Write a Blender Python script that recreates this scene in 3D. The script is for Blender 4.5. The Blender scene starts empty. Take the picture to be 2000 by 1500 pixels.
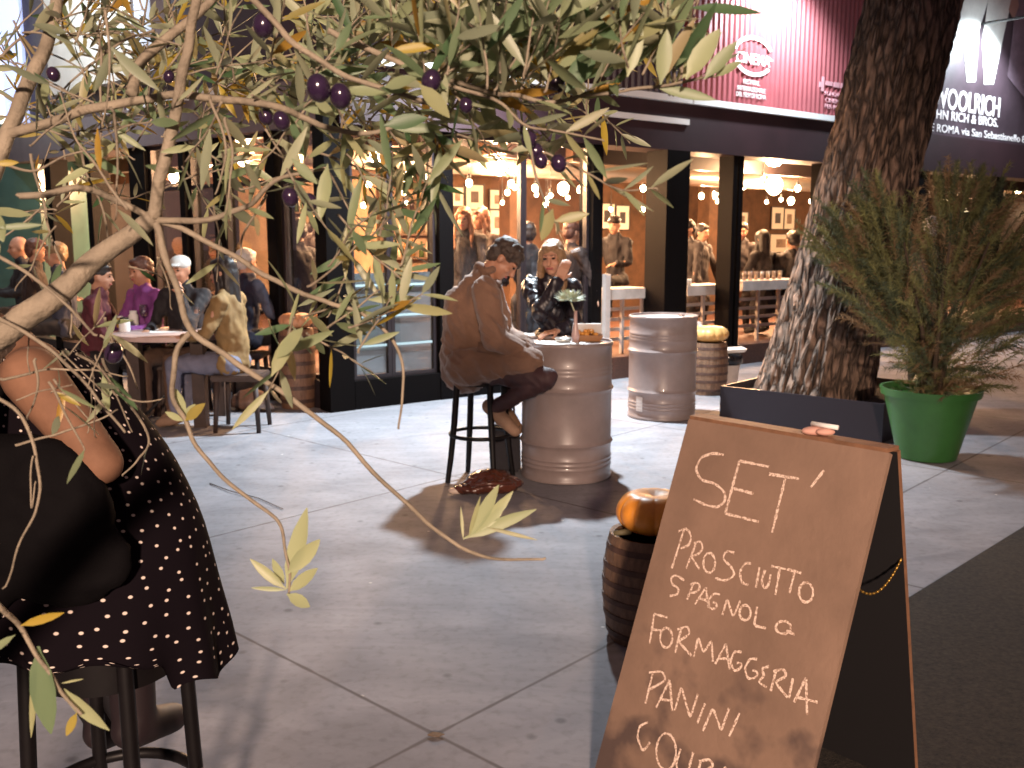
import bpy, bmesh, math, random
from mathutils import Vector, Matrix, Euler, noise
random.seed(7)
V = Vector
sc = bpy.context.scene
COL = sc.collection

# ------------------------------------------------------------------ camera
F_PX, CAM_H, HORIZON = 1850.0, 1.51, 470.0
PITCH = math.atan((750 - HORIZON) / F_PX)
cam = bpy.data.cameras.new('camera'); cam_o = bpy.data.objects.new('camera', cam); COL.objects.link(cam_o)
cam.sensor_width = 36; cam.lens = 36 * F_PX / 2000; cam.clip_start = 0.02; cam.clip_end = 400
cam_o.location = (0, 0, CAM_H); cam_o.rotation_euler = (math.pi / 2 - PITCH, 0, 0)
cam.dof.use_dof = True; cam.dof.focus_distance = 1.5; cam.dof.aperture_fstop = 13
sc.camera = cam_o
# ------------------------------------------------------------------ night sky
w = bpy.data.worlds.new('World'); sc.world = w; w.use_nodes = True
wb = w.node_tree.nodes['Background']; wb.inputs[0].default_value = (1.0, 0.66, 0.72, 1); wb.inputs[1].default_value = 0.12
sc.view_settings.view_transform = 'Standard'; sc.view_settings.look = 'None'; sc.view_settings.gamma = 1
sc.view_settings.exposure = 0.18
sc.cycles.max_bounces = 6; sc.cycles.transparent_max_bounces = 16; sc.cycles.sample_clamp_indirect = 4
sc.cycles.caustics_reflective = False; sc.cycles.caustics_refractive = False

# photo pixel (2000x1500) -> real point: on a height z, or at a distance Y
FW = V((0, math.cos(PITCH), -math.sin(PITCH))); UP = V((0, math.sin(PITCH), math.cos(PITCH)))
CAMP = V((0, 0, CAM_H))
def ray(px, py): return V((1, 0, 0)) * ((px - 1000) / F_PX) + UP * ((750 - py) / F_PX) + FW
def Hh(px, py, z): d = ray(px, py); return CAMP + d * ((z - CAM_H) / d.z)
def G(px, py): return Hh(px, py, 0)
def D(px, py, Y): d = ray(px, py); return CAMP + d * (Y / d.y)

# ------------------------------------------------------------------ materials
def nodes(m): return m.node_tree.nodes, m.node_tree.links
def mat(name, col, rough=0.6, metal=0.0, var=0.0, scale=8.0, bump=0.0, bscale=60.0, stretch=(1, 1, 1), spec=0.5, emit=None, estr=0, sheen=0, coat=0):
    m = bpy.data.materials.new(name); m.use_nodes = True
    N, L = nodes(m); b = N['Principled BSDF']
    b.inputs['Base Color'].default_value = (*col, 1); b.inputs['Roughness'].default_value = rough
    b.inputs['Metallic'].default_value = metal; b.inputs['Specular IOR Level'].default_value = spec
    if sheen: b.inputs['Sheen Weight'].default_value = sheen
    if coat: b.inputs['Coat Weight'].default_value = coat
    if emit: b.inputs['Emission Color'].default_value = (*emit, 1); b.inputs['Emission Strength'].default_value = estr
    if var or bump:
        tc = N.new('ShaderNodeTexCoord'); mp = N.new('ShaderNodeMapping'); mp.inputs['Scale'].default_value = stretch
        L.new(tc.outputs['Object'], mp.inputs[0])
    if var:
        t = N.new('ShaderNodeTexNoise'); t.inputs['Scale'].default_value = scale; t.inputs['Detail'].default_value = 6
        t.inputs['Roughness'].default_value = 0.65
        L.new(mp.outputs[0], t.inputs[0])
        r = N.new('ShaderNodeValToRGB'); e = r.color_ramp.elements
        e[0].position = 0.3; e[1].position = 0.72
        e[0].color = (*[c * (1 - var) for c in col], 1); e[1].color = (*[min(1, c * (1 + var)) for c in col], 1)
        L.new(t.outputs[0], r.inputs[0]); L.new(r.outputs[0], b.inputs['Base Color'])
    if bump:
        t2 = N.new('ShaderNodeTexNoise'); t2.inputs['Scale'].default_value = bscale; t2.inputs['Detail'].default_value = 5
        L.new(mp.outputs[0], t2.inputs[0])
        bp = N.new('ShaderNodeBump'); bp.inputs['Strength'].default_value = bump; bp.inputs['Distance'].default_value = 0.01
        L.new(t2.outputs[0], bp.inputs['Height']); L.new(bp.outputs[0], b.inputs['Normal'])
    return m
def emitter(name, col, s):
    m = bpy.data.materials.new(name); m.use_nodes = True; N, L = nodes(m)
    b = N['Principled BSDF']; b.inputs['Base Color'].default_value = (0.8, 0.8, 0.8, 1)
    b.inputs['Emission Color'].default_value = (*col, 1); b.inputs['Emission Strength'].default_value = s
    return m
def glass(name, tint=(1, 1, 1), fac=0.06, rough=0.02):
    m = bpy.data.materials.new(name); m.use_nodes = True; N, L = nodes(m)
    N.remove(N['Principled BSDF']); o = N['Material Output']
    t = N.new('ShaderNodeBsdfTransparent'); t.inputs[0].default_value = (*tint, 1)
    g = N.new('ShaderNodeBsdfGlossy'); g.inputs['Roughness'].default_value = rough
    f = N.new('ShaderNodeLayerWeight'); f.inputs[0].default_value = 0.25
    mx = N.new('ShaderNodeMath'); mx.operation = 'MULTIPLY_ADD'; mx.inputs[1].default_value = 0.45; mx.inputs[2].default_value = fac
    L.new(f.outputs['Fresnel'], mx.inputs[0])
    s = N.new('ShaderNodeMixShader'); L.new(mx.outputs[0], s.inputs[0]); L.new(t.outputs[0], s.inputs[1]); L.new(g.outputs[0], s.inputs[2])
    L.new(s.outputs[0], o.inputs[0]); return m

# ------------------------------------------------------------------ mesh builder
class MB:
    def __init__(s): s.bm = bmesh.new()
    def hexa(s, p):      # 8 points: bottom 4, top 4
        v = [s.bm.verts.new(q) for q in p]
        for f in ((3, 2, 1, 0), (4, 5, 6, 7), (0, 1, 5, 4), (1, 2, 6, 5), (2, 3, 7, 6), (3, 0, 4, 7)):
            s.bm.faces.new([v[i] for i in f])
        return s
    def box(s, x0, x1, y0, y1, z0, z1, fn=None):
        p = [(x0, y0, z0), (x1, y0, z0), (x1, y1, z0), (x0, y1, z0), (x0, y0, z1), (x1, y0, z1), (x1, y1, z1), (x0, y1, z1)]
        return s.hexa([fn(*q) if fn else V(q) for q in p])
    def poly(s, pts):
        s.bm.faces.new([s.bm.verts.new(p) for p in pts]); return s
    def prism(s, pts, dv):
        a = [s.bm.verts.new(p) for p in pts]; b = [s.bm.verts.new(V(p) + V(dv)) for p in pts]; n = len(a)
        s.bm.faces.new(a[::-1]); s.bm.faces.new(b)
        for i in range(n): s.bm.faces.new((a[i], a[(i + 1) % n], b[(i + 1) % n], b[i]))
        return s
    def tube(s, pts, rad, n=8, cap=True):
        pts = [V(p) for p in pts]; rings = []; ref = None
        for i, p in enumerate(pts):
            t = (pts[min(i + 1, len(pts) - 1)] - pts[max(i - 1, 0)]).normalized()
            if ref is None:
                ref = t.cross(V((0, 0, 1)) if abs(t.z) < 0.9 else V((1, 0, 0))).normalized()
            ref = (ref - t * ref.dot(t)).normalized(); b = t.cross(ref)
            r = rad[i] if hasattr(rad, '__len__') else rad
            rings.append([s.bm.verts.new(p + (ref * math.cos(a) + b * math.sin(a)) * r) for a in [2 * math.pi * k / n for k in range(n)]])
        for A, B in zip(rings, rings[1:]):
            for k in range(n): s.bm.faces.new((A[k], A[(k + 1) % n], B[(k + 1) % n], B[k]))
        if cap: s.bm.faces.new(rings[0][::-1]); s.bm.faces.new(rings[-1])
        return s
    def lathe(s, prof, c=(0, 0, 0), n=32, fn=None):     # prof: (r, z)
        c = V(c); rings = []
        for r, z in prof:
            rings.append([s.bm.verts.new(c + V(((r * (fn(a, z) if fn else 1)) * math.cos(a), (r * (fn(a, z) if fn else 1)) * math.sin(a), z))) for a in [2 * math.pi * k / n for k in range(n)]])
        for A, B in zip(rings, rings[1:]):
            for k in range(n): s.bm.faces.new((A[k], A[(k + 1) % n], B[(k + 1) % n], B[k]))
        if prof[0][0] > 1e-6: s.bm.faces.new(rings[0][::-1])
        if prof[-1][0] > 1e-6: s.bm.faces.new(rings[-1])
        return s
    def ell(s, c, r, rot=None, sub=3):
        M = Matrix.Translation(V(c)) @ (rot.to_4x4() if rot else Matrix()) @ Matrix.Diagonal((*r, 1))
        bmesh.ops.create_icosphere(s.bm, subdivisions=sub, radius=1, matrix=M); return s
    def cap(s, p0, p1, r0, r1, n=14):     # tapered capsule
        p0, p1 = V(p0), V(p1); d = p1 - p0; L = d.length
        if L < 1e-5: return s.ell(p0, (r0,) * 3, sub=2)
        t = d / L; pts = []; rad = []
        for k in range(5): a = math.pi / 2 * (1 - k / 4.0); pts.append(p0 - t * r0 * math.sin(a)); rad.append(max(r0 * math.cos(a), r0 * 0.05))
        for k in range(5): a = math.pi / 2 * (k / 4.0); pts.append(p1 + t * r1 * math.sin(a)); rad.append(max(r1 * math.cos(a), r1 * 0.05))
        return s.tube(pts, rad, n)
ORG = {}
def obj(name, mb, m, parent=None, smooth=False, angle=None):
    me = bpy.data.meshes.new(name); bm = mb.bm
    bmesh.ops.recalc_face_normals(bm, faces=bm.faces)
    if parent is not None: bmesh.ops.translate(bm, verts=bm.verts, vec=-ORG[parent])
    bm.to_mesh(me); bm.free()
    if smooth:
        me.polygons.foreach_set('use_smooth', [True] * len(me.polygons))
        if angle: me.set_sharp_from_angle(angle=math.radians(angle))
    o = bpy.data.objects.new(name, me); COL.objects.link(o)
    for mm in (m if isinstance(m, (list, tuple)) else [m]): me.materials.append(mm)
    if parent is not None: o.parent = parent; ORG[o] = ORG[parent]
    else: ORG[o] = V((0, 0, 0))
    return o
def tag(o, label=None, cat=None, group=None, kind=None):
    if label: o['label'] = label
    if cat: o['category'] = cat
    if group: o['group'] = group
    if kind: o['kind'] = kind
    return o
def thing(name, loc, label, cat, group=None):
    o = bpy.data.objects.new(name, None); COL.objects.link(o); o.location = loc; ORG[o] = V(loc); o.empty_display_size = 0.1
    return tag(o, label, cat, group)
def dup(root, loc, rz=0.0, label=None, scale=None):
    r = root.copy(); COL.objects.link(r); r.location = loc; r.rotation_euler = (0, 0, rz); ORG[r] = V(loc)
    if label: r['label'] = label
    if scale: r.scale = (scale,) * 3
    for ch in list(root.children):
        c = ch.copy(); COL.objects.link(c); c.parent = r
        for g in list(ch.children): d = g.copy(); COL.objects.link(d); d.parent = c
    return r
def lamp(kind, loc, power, col, radius=0.1, parent=None, aim=None, size=1.0, blend=0.5, name='lamp_light'):
    l = bpy.data.lights.new(name, kind); l.energy = power; l.color = col; l.shadow_soft_size = radius
    if kind == 'SPOT': l.spot_size = size; l.spot_blend = blend
    o = bpy.data.objects.new(name, l); COL.objects.link(o); o.location = V(loc) - (ORG[parent] if parent else V((0, 0, 0)))
    if aim is not None: o.rotation_euler = (V(aim) - V(loc)).to_track_quat('-Z', 'Y').to_euler()
    if parent: o.parent = parent
    return o
def solid(name, mb, m, parent, voxel=0.01, smooth=3, fuzz=0.0, fscale=(14, 14, 14), crease=0.0):
    """fuse overlapping pieces into one continuous surface"""
    o = obj(name, mb, m, parent)
    r = o.modifiers.new('r', 'REMESH'); r.mode = 'VOXEL'; r.voxel_size = voxel
    if smooth: s = o.modifiers.new('s', 'SMOOTH'); s.factor = 0.5; s.iterations = smooth
    dg = bpy.context.evaluated_depsgraph_get(); dg.update()
    me = bpy.data.meshes.new_from_object(o.evaluated_get(dg)); o.modifiers.clear()
    old = o.data; o.data = me; bpy.data.meshes.remove(old)
    if not me.materials: me.materials.append(m)
    if fuzz:
        nn = [v.normal.copy() for v in me.vertices]; g = ORG[parent]
        for v, n in zip(me.vertices, nn):
            q = v.co + g; q = V((q.x * fscale[0], q.y * fscale[1], q.z * fscale[2]))
            cr_ = 0.0
            if crease:       # long soft creases of worn cloth, running slantwise
                p_ = v.co + g; wq = noise.noise(p_ * 5) * .35; a_ = noise.noise(V(((p_.x + p_.z * .55) * 13 + wq, p_.y * 7, (p_.z - p_.x * .5) * 4.5))); b_ = noise.noise(V((p_.x * 6, p_.y * 6 + 5, (p_.z + p_.x * .7) * 19 + wq)))
                cr_ = crease * ((.45 - abs(a_) * 2.0) + .6 * (.4 - abs(b_) * 2.0))
            v.co += n * (fuzz * (noise.noise(q) + 0.5 * noise.noise(q * 2.3)) + cr_)
    me.polygons.foreach_set('use_smooth', [True] * len(me.polygons)); me.update()
    return o

# ------------------------------------------------------------------ facade frames
FA = G(665, 802)                                   # corner of the pavilion
class Frame:
    def __init__(s, o, d, inw): s.o = V((o[0], o[1], 0)); s.u = V((d[0], d[1], 0)).normalized(); s.i = V((inw[0], inw[1], 0)).normalized()
    def __call__(s, a, d, z): return s.o + s.u * a + s.i * d + V((0, 0, z))
    def hit(s, px, py, d=0.0):                      # photo pixel -> (along, z) on the wall plane at depth d
        r = ray(px, py); p0 = s.o + s.i * d
        t = (p0 - CAMP).dot(s.i) / r.dot(s.i); q = CAMP + r * t
        return (q - p0).dot(s.u), q.z
fb = G(1405, 715); u = (fb - FA).normalized()
RF = Frame(FA, (u.x, u.y), (-u.y, u.x))
lp = Hh(250, 215, 2.92) - FA; lp.z = 0; lv = lp.normalized()
LF = Frame(FA, (lv.x, lv.y), (-lv.y, lv.x) if lv.x > 0 else (lv.y, -lv.x))
if LF.i.y < 0: LF.i = -LF.i
def sx(px, py=520, d=0.0, f=None): return (f or RF).hit(px, py, d)[0]

# ------------------------------------------------------------------ floodlights of the square
COOL = (0.80, 0.92, 1.0); WARM = (1.0, 0.56, 0.28)
M_black = mat('black_paint', (0.012, 0.011, 0.013), 0.45)
M_lens = emitter('floodlight_lens', COOL, 60)
def floodlight(pos, aim, power, label, size=150, col=COOL, radius=0.09, blend=.5):
    pos = V(pos); t = thing('floodlight', pos, label, 'floodlight')
    q = (V(aim) - pos).to_track_quat('-Z', 'Y').to_matrix()
    M = MB(); M.box(-.17, .17, -.12, .12, 0, .10, lambda x, y, z: pos + q @ V((x, y, z)))
    M.tube([pos + q @ V((0, 0, .1)), pos + RF.i * 1.5 + V((0, 0, .1))], .02, 8)
    obj('housing', M, M_black, t)
    M = MB(); M.box(-.15, .15, -.10, .10, -.012, -.002, lambda x, y, z: pos + q @ V((x, y, z)))
    obj('lens', M, M_lens, t)
    lamp('SPOT', pos + q @ V((0, 0, -.06)), power, col, radius, t, aim, math.radians(size), blend)
floodlight((0.25, 8.25, 4.0), (-.2, 7.9, 0.0), 2250, 'white floodlight on an arm above the glass doors', 128, blend=.9)
floodlight(RF(5.6, -0.8, 4.5), RF(5.7, 0.1, 3.7), 460, 'white floodlight aimed at the dark red cinema sign', 125)
floodlight(RF(10.6, -0.9, 4.6), RF(10.4, 0.1, 3.3), 480, 'white floodlight aimed at the clothing poster', 130)
floodlight(LF(3.6, -1.3, 4.6), LF(4.6, 0.0, 3.4), 220, 'white floodlight aimed at the pale upper poster', 150)
# unseen warm lamp behind the camera, added as fill for front faces
kp = V((0.25, -6.0, 3.35))
kt = thing('fill_lamp', kp, 'unseen warm shaded fill lamp facing the square', 'lamp')
M = MB(); M.lathe([(0.02, .22), (.09, .2), (.2, .04), (.21, .0), (.19, .0), (.08, .17)], kp, 24); obj('lamp_shade', M, M_black, kt, True)
M = MB(); M.ell(kp + V((0, 0, .03)), (.06, .06, .06)); obj('bulb', M, emitter('fill_bulb', WARM, 40), kt, True)
lamp('SPOT', kp + V((0, 0.05, -.08)), 5600, (1.0, 0.72, 0.55), 0.22, kt, (-0.55, 5.0, 0.8), math.radians(42), 0.5)

# ------------------------------------------------------------------ ground
def ground_mat():
    m = bpy.data.materials.new('paving'); m.use_nodes = True; N, L = nodes(m); b = N['Principled BSDF']
    tc = N.new('ShaderNodeTexCoord'); mp = N.new('ShaderNodeMapping')
    mp.inputs['Location'].default_value = (0.237, -2.733, 0)
    mp2 = N.new('ShaderNodeMapping'); mp2.inputs['Rotation'].default_value = (0, 0, math.radians(42.5))
    L.new(tc.outputs['Object'], mp.inputs[0]); L.new(mp.outputs[0], mp2.inputs[0])
    sp = N.new('ShaderNodeSeparateXYZ'); L.new(mp2.outputs[0], sp.inputs[0])
    def line(axis, size):
        a = N.new('ShaderNodeMath'); a.operation = 'MULTIPLY'; a.inputs[1].default_value = 1 / size; L.new(sp.outputs[axis], a.inputs[0])
        f = N.new('ShaderNodeMath'); f.operation = 'PINGPONG'; f.inputs[1].default_value = 0.5; L.new(a.outputs[0], f.inputs[0])
        g = N.new('ShaderNodeMath'); g.operation = 'MULTIPLY'; g.inputs[1].default_value = size; L.new(f.outputs[0], g.inputs[0]); return g
    g1, g2 = line(0, 2.3), line(1, 2.3)
    mn = N.new('ShaderNodeMath'); mn.operation = 'MINIMUM'; L.new(g1.outputs[0], mn.inputs[0]); L.new(g2.outputs[0], mn.inputs[1])
    nj = N.new('ShaderNodeTexNoise'); nj.inputs['Scale'].default_value = 9; nj.inputs['Detail'].default_value = 5; L.new(tc.outputs['Object'], nj.inputs[0])
    ja = N.new('ShaderNodeMath'); ja.operation = 'MULTIPLY_ADD'; ja.inputs[1].default_value = -0.012; L.new(nj.outputs[0], ja.inputs[0]); L.new(mn.outputs[0], ja.inputs[2])
    jr = N.new('ShaderNodeMapRange'); jr.inputs['From Min'].default_value = -0.003; jr.inputs['From Max'].default_value = 0.004; L.new(ja.outputs[0], jr.inputs[0])
    # brushed, stained concrete
    ms = N.new('ShaderNodeMapping'); ms.inputs['Scale'].default_value = (0.7, 1.9, 1); ms.inputs['Rotation'].default_value = (0, 0, math.radians(-14)); L.new(tc.outputs['Object'], ms.inputs[0])
    wv = N.new('ShaderNodeTexNoise'); wv.inputs['Scale'].default_value = 1.5; wv.inputs['Detail'].default_value = 9; wv.inputs['Roughness'].default_value = 0.68; wv.inputs['Distortion'].default_value = 1.4; L.new(ms.outputs[0], wv.inputs[0])
    cr = N.new('ShaderNodeValToRGB'); e = cr.color_ramp.elements; e[0].position = 0.28; e[1].position = 0.74
    e[0].color = (0.205, 0.198, 0.218, 1); e[1].color = (0.325, 0.315, 0.335, 1); L.new(wv.outputs[0], cr.inputs[0])
    n2 = N.new('ShaderNodeTexNoise'); n2.inputs['Scale'].default_value = 26; n2.inputs['Detail'].default_value = 4; L.new(tc.outputs['Object'], n2.inputs[0])
    r2 = N.new('ShaderNodeValToRGB'); e = r2.color_ramp.elements; e[0].position = 0.3; e[0].color = (.62, .6, .58, 1); e[1].position = 0.5; e[1].color = (1, 1, 1, 1); L.new(n2.outputs[0], r2.inputs[0])
    x1 = N.new('ShaderNodeMix'); x1.data_type = 'RGBA'; x1.blend_type = 'MULTIPLY'; x1.inputs[0].default_value = 0.4; L.new(cr.outputs[0], x1.inputs[6]); L.new(r2.outputs[0], x1.inputs[7])
    # spots of chewing gum and dirt
    vo = N.new('ShaderNodeTexVoronoi'); vo.inputs['Scale'].default_value = 5.5; L.new(tc.outputs['Object'], vo.inputs[0])
    vr = N.new('ShaderNodeMapRange'); vr.inputs['From Min'].default_value = 0.05; vr.inputs['From Max'].default_value = 0.13; vr.inputs['To Min'].default_value = 0.45; L.new(vo.outputs['Distance'], vr.inputs[0])
    x2 = N.new('ShaderNodeMix'); x2.data_type = 'RGBA'; x2.blend_type = 'MULTIPLY'; x2.inputs[0].default_value = 0.75; L.new(x1.outputs[2], x2.inputs[6]); L.new(vr.outputs[0], x2.inputs[7])
    v2 = N.new('ShaderNodeTexVoronoi'); v2.inputs['Scale'].default_value = 3.1; L.new(tc.outputs['Object'], v2.inputs[0])
    w2 = N.new('ShaderNodeMapRange'); w2.inputs['From Min'].default_value = 0.018; w2.inputs['From Max'].default_value = 0.034; w2.inputs['To Min'].default_value = .8; w2.inputs['To Max'].default_value = 0; L.new(v2.outputs['Distance'], w2.inputs[0])
    n3 = N.new('ShaderNodeTexNoise'); n3.inputs['Scale'].default_value = .8; n3.inputs['Detail'].default_value = 6; n3.inputs['Distortion'].default_value = 2; L.new(tc.outputs['Object'], n3.inputs[0])
    r3 = N.new('ShaderNodeMapRange'); r3.inputs['From Min'].default_value = .42; r3.inputs['From Max'].default_value = .62; r3.inputs['To Min'].default_value = .80; L.new(n3.outputs[0], r3.inputs[0])
    x4 = N.new('ShaderNodeMix'); x4.data_type = 'RGBA'; x4.blend_type = 'MULTIPLY'; x4.inputs[0].default_value = 1; L.new(x2.outputs[2], x4.inputs[6]); L.new(r3.outputs[0], x4.inputs[7])
    x2 = N.new('ShaderNodeMix'); x2.data_type = 'RGBA'; L.new(w2.outputs[0], x2.inputs[0]); L.new(x4.outputs[2], x2.inputs[6]); x2.inputs[7].default_value = (.62, .6, .56, 1)
    x3 = N.new('ShaderNodeMix'); x3.data_type = 'RGBA'; L.new(jr.outputs[0], x3.inputs[0]); x3.inputs[6].default_value = (0.10, 0.088, 0.09, 1); L.new(x2.outputs[2], x3.inputs[7])
    L.new(x3.outputs[2], b.inputs['Base Color']); b.inputs['Roughness'].default_value = 0.75; b.inputs['Specular IOR Level'].default_value = 0.25
    bp = N.new('ShaderNodeBump'); bp.inputs['Strength'].default_value = 0.12; bp.inputs['Distance'].default_value = 0.01
    mm = N.new('ShaderNodeMath'); mm.operation = 'MULTIPLY'; L.new(wv.outputs[0], mm.inputs[0]); L.new(jr.outputs[0], mm.inputs[1])
    L.new(mm.outputs[0], bp.inputs['Height']); L.new(bp.outputs[0], b.inputs['Normal'])
    return m
M = MB(); M.poly([(-150, -80, 0), (150, -80, 0), (150, 200, 0), (-150, 200, 0)])
tag(obj('pavement', M, ground_mat()), 'pale grey concrete slab paving of the square', kind='structure')
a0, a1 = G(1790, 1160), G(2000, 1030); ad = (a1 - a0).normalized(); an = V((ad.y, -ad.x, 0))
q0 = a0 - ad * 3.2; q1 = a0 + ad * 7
M = MB(); M.prism([q0, q1, q1 + an * 3.2, q0 + an * 3.2], (0, 0, .006))  # thin dark speckled sheet laid over the paving
tag(obj('dark_strip', M, mat('speckled', (0.022, 0.017, 0.013), 0.95, var=.85, scale=55, bump=.8, bscale=140)), 'dark rough strip beside the paving', kind='structure')

# ------------------------------------------------------------------ pavilion
M_dark = mat('dark_steel', (0.020, 0.014, 0.016), 0.4, var=.3, scale=3)
M_col = mat('black_column_steel', (0.004, 0.003, 0.003), 0.6, spec=.06)
M_fascia = mat('fascia_paint', (0.028, 0.011, 0.014), 0.55, var=.25, scale=2)
M_fasciaL = mat('grey_fascia_paint', (0.16, 0.13, 0.14), 0.55, var=.2, scale=2)
M_white = mat('white_metal', (0.78, 0.78, 0.78), 0.4)
M_deck = mat('reddish_timber', (0.085, 0.035, 0.022), 0.6, var=.4, scale=5, stretch=(1, 12, 12))
M_ceil = mat('plaster_ceiling', (0.55, 0.43, 0.33), 0.7, var=.15, scale=3)
M_wall = mat('brown_plaster', (0.095, 0.045, 0.022), 0.8, var=.45, scale=4)
M_wallL = mat('ochre_plaster', (0.36, 0.24, 0.15), 0.8, var=.35, scale=3)
M_up = mat('dark_container_steel', (0.040, 0.018, 0.026), 0.5, var=.25, scale=3)
M_glass = glass('clear_glass')
pav = thing('cafe_pavilion', FA, 'dark steel and glass cafe pavilion with warm lit interior', 'building')
SR, SL, DR, DL, ZD, ZF0, ZF1 = 18.0, 9.0, 5.6, 4.6, 0.22, 2.50, 3.02
# back walls meet
P1, P2 = RF(0, DR, 0), LF(0, DL, 0)
dt = RF.u.x * LF.u.y - RF.u.y * LF.u.x; dv = P2 - P1
tR = (dv.x * LF.u.y - dv.y * LF.u.x) / dt; XI = P1 + RF.u * tR; tL = (XI - P2).dot(LF.u)
outline = [RF(0, 0.05, 0), RF(SR, 0.05, 0), RF(SR, DR + .2, 0), XI + V((0, .25, 0)), LF(SL, DL + .2, 0), LF(SL, 0.05, 0)]
M = MB(); M.prism([p + V((0, 0, .004)) for p in outline], (0, 0, ZD - .004)); obj('deck', M, M_deck, pav)
M = MB(); M.prism([p + V((0, 0, 2.62)) for p in outline], (0, 0, .3)); obj('ceiling', M, M_ceil, pav)
M = MB(); M.box(tR, SR, DR, DR + .15, ZD, 2.62, RF); obj('back_wall', M, M_wall, pav)
M = MB(); M.box(tL, SL, DL, DL + .15, ZD, 2.62, LF); obj('back_wall', M, M_wallL, pav)
M = MB(); M.box(SL, SL + .15, 0, DL + .15, 0, 6.2, LF); obj('end_wall', M, M_dark, pav)
M = MB(); M.box(SR, SR + .15, 0, DR + .15, 0, 6.2, RF); obj('end_wall', M, M_dark, pav)
# plinth
M = MB(); M.box(.13, sx(1165), -.05, .1, 0, .26, RF); obj('plinth', M, M_col, pav)
M = MB(); M.box(sx(1165) + .003, SR, -.05, .1, 0, .24, RF); obj('plinth', M, M_deck, pav)
M = MB(); M.box(.13, SL, -.05, .1, 0, .26, LF); obj('plinth', M, M_dark, pav)
# fascia and white edge strips
M = MB(); M.box(0.02, SR, -.10, .3, ZF0, ZF1, RF); obj('fascia', M, M_fascia, pav)
M = MB(); M.box(0.02, SL, -.10, .3, ZF0, ZF1 - .12, LF); obj('fascia', M, M_fasciaL, pav)
zs = 3.045
for x0, x1 in ((0.35, sx(1335, 192) - .02), (sx(1335, 192), sx(1705, 250))):
    M = MB(); M.box(x0, x1, -.16, -.10, zs - .035, zs + .035, RF); obj('edge_strip', M, M_white, pav)
zz = RF.hit(1165, 219, -.13)[1]
M = MB(); M.box(sx(1150, 218), sx(1330, 250), -.13, -.10, zz - .03, zz + .03, RF); obj('edge_strip', M, M_white, pav)
for a, b in ((2.1, 2.45), (2.5, 2.8), (2.86, 3.25), (1.2, 1.9), (3.4, 3.8)):
    M = MB(); M.box(a, b, -.15, -.10, 2.88, 2.945, LF); obj('edge_strip', M, M_white, pav)
# upper storey
def ribbed(f, s0, s1, d, z0, z1, pitch=.09, dep=.02, th=.08):
    M = MB(); n = max(2, int((s1 - s0) / pitch * 4)); prof = [0, 0, -dep, -dep]
    pts = []
    for k in range(n + 1):
        a = s0 + (s1 - s0) * k / n; pts.append((a, d + prof[k % 4]))
    for (a, p), (b, q) in zip(pts, pts[1:]):
        M.poly([f(a, p, z0), f(b, q, z0), f(b, q, z1), f(a, p, z1)])
    bk = d + th
    M.poly([f(s0, bk, z0), f(s1, bk, z0), f(s1, bk, z1), f(s0, bk, z1)])
    bmesh.ops.remove_doubles(M.bm, verts=M.bm.verts, dist=1e-4)
    return M
M = MB(); M.box(0.06, SR, .12, .3, ZF1, 6.2, RF); obj('upper_wall', M, M_up, pav)
M = MB(); M.box(0.06, SL, .12, .3, ZF1 - .12, 6.2, LF); obj('upper_wall', M, M_up, pav)
# columns: (left px, right px)
def column(f, px0, px1, py, d0=-.06, d1=.16, z1=ZF0, m=M_col):
    a, b = sorted((f.hit(px0, py)[0], f.hit(px1, py)[0]))
    M = MB(); M.box(a, b, d0, d1, 0.0, z1, f); return obj('column', M, m, pav)
M = MB(); M.box(-.12, .12, -.06, .16, 0, ZF1, RF); obj('column', M, M_col, pav)
column(RF, 853, 880, 560); column(RF, 1149, 1168, 560); column(RF, 1284, 1328, 500, -.12, .2)
column(RF, 1420, 1428, 480); column(RF, 1432, 1440, 480); column(RF, 1598, 1612, 480); column(RF, 1770, 1800, 480); column(RF, 1930, 1945, 480)
for p in ((265, 296), (362, 372), (428, 438), (530, 548), (180, 190), (100, 112)): column(LF, p[0], p[1], 400)
# windows
def window(f, a, b, frost=False, rail=None):
    a, b = sorted((a, b)); ww = None
    M = MB(); t = .035
    M.box(a, a + t, 0, .06, .262, ZF0 - .002, f); M.box(b - t, b, 0, .06, .262, ZF0 - .002, f)
    M.box(a + t, b - t, 0, .06, .262, .262 + t, f); M.box(a + t, b - t, 0, .06, ZF0 - t - .002, ZF0 - .002, f)
    if rail: M.box(a + t, b - t, 0, .06, rail - .02, rail + .02, f)
    win = obj('window', M, M_dark, pav)
    M = MB(); M.box(a + t, b - t, .026, .032, .3, ZF0 - t - .004, f); obj('pane', M, M_glass, win)
    if frost:
        M = MB(); M.box(a + t + .003, b - t - .003, .04, .055, .3, 1.22, f); obj('frosted_panel', M, M_frost, win)
        for z in (1.1, .82, .55):
            M = MB(); M.box(a + t + .01, b - t - .01, .012, .024, z, z + .02, f); obj('glazing_bar', M, M_frostbar, win)
    return win
M_frost = mat('frosted_glass', (0.16, 0.19, 0.21), 0.22, var=.25, scale=2, spec=.8)
M_frostbar = mat('pale_glazing_bar', (0.30, 0.40, 0.42), 0.3)
c1, c2, c3 = sx(853, 560), sx(880, 560), sx(1149, 560)
window(RF, .14, c1 * .52, True); window(RF, c1 * .52 + .004, c1 - .003, True)
window(RF, c2 + .003, (c2 + c3) / 2); window(RF, (c2 + c3) / 2 + .004, c3 - .003)
lx = sorted([LF.hit(p, 400)[0] for p in (640, 548, 530, 438, 428, 372, 362, 296, 265, 190)])
for a, b in ((.14, lx[1] - .01), (lx[2], lx[3]), (lx[4], lx[5]), (lx[6], lx[7])): window(LF, a + .003, b - .003, rail=2.05)
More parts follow.
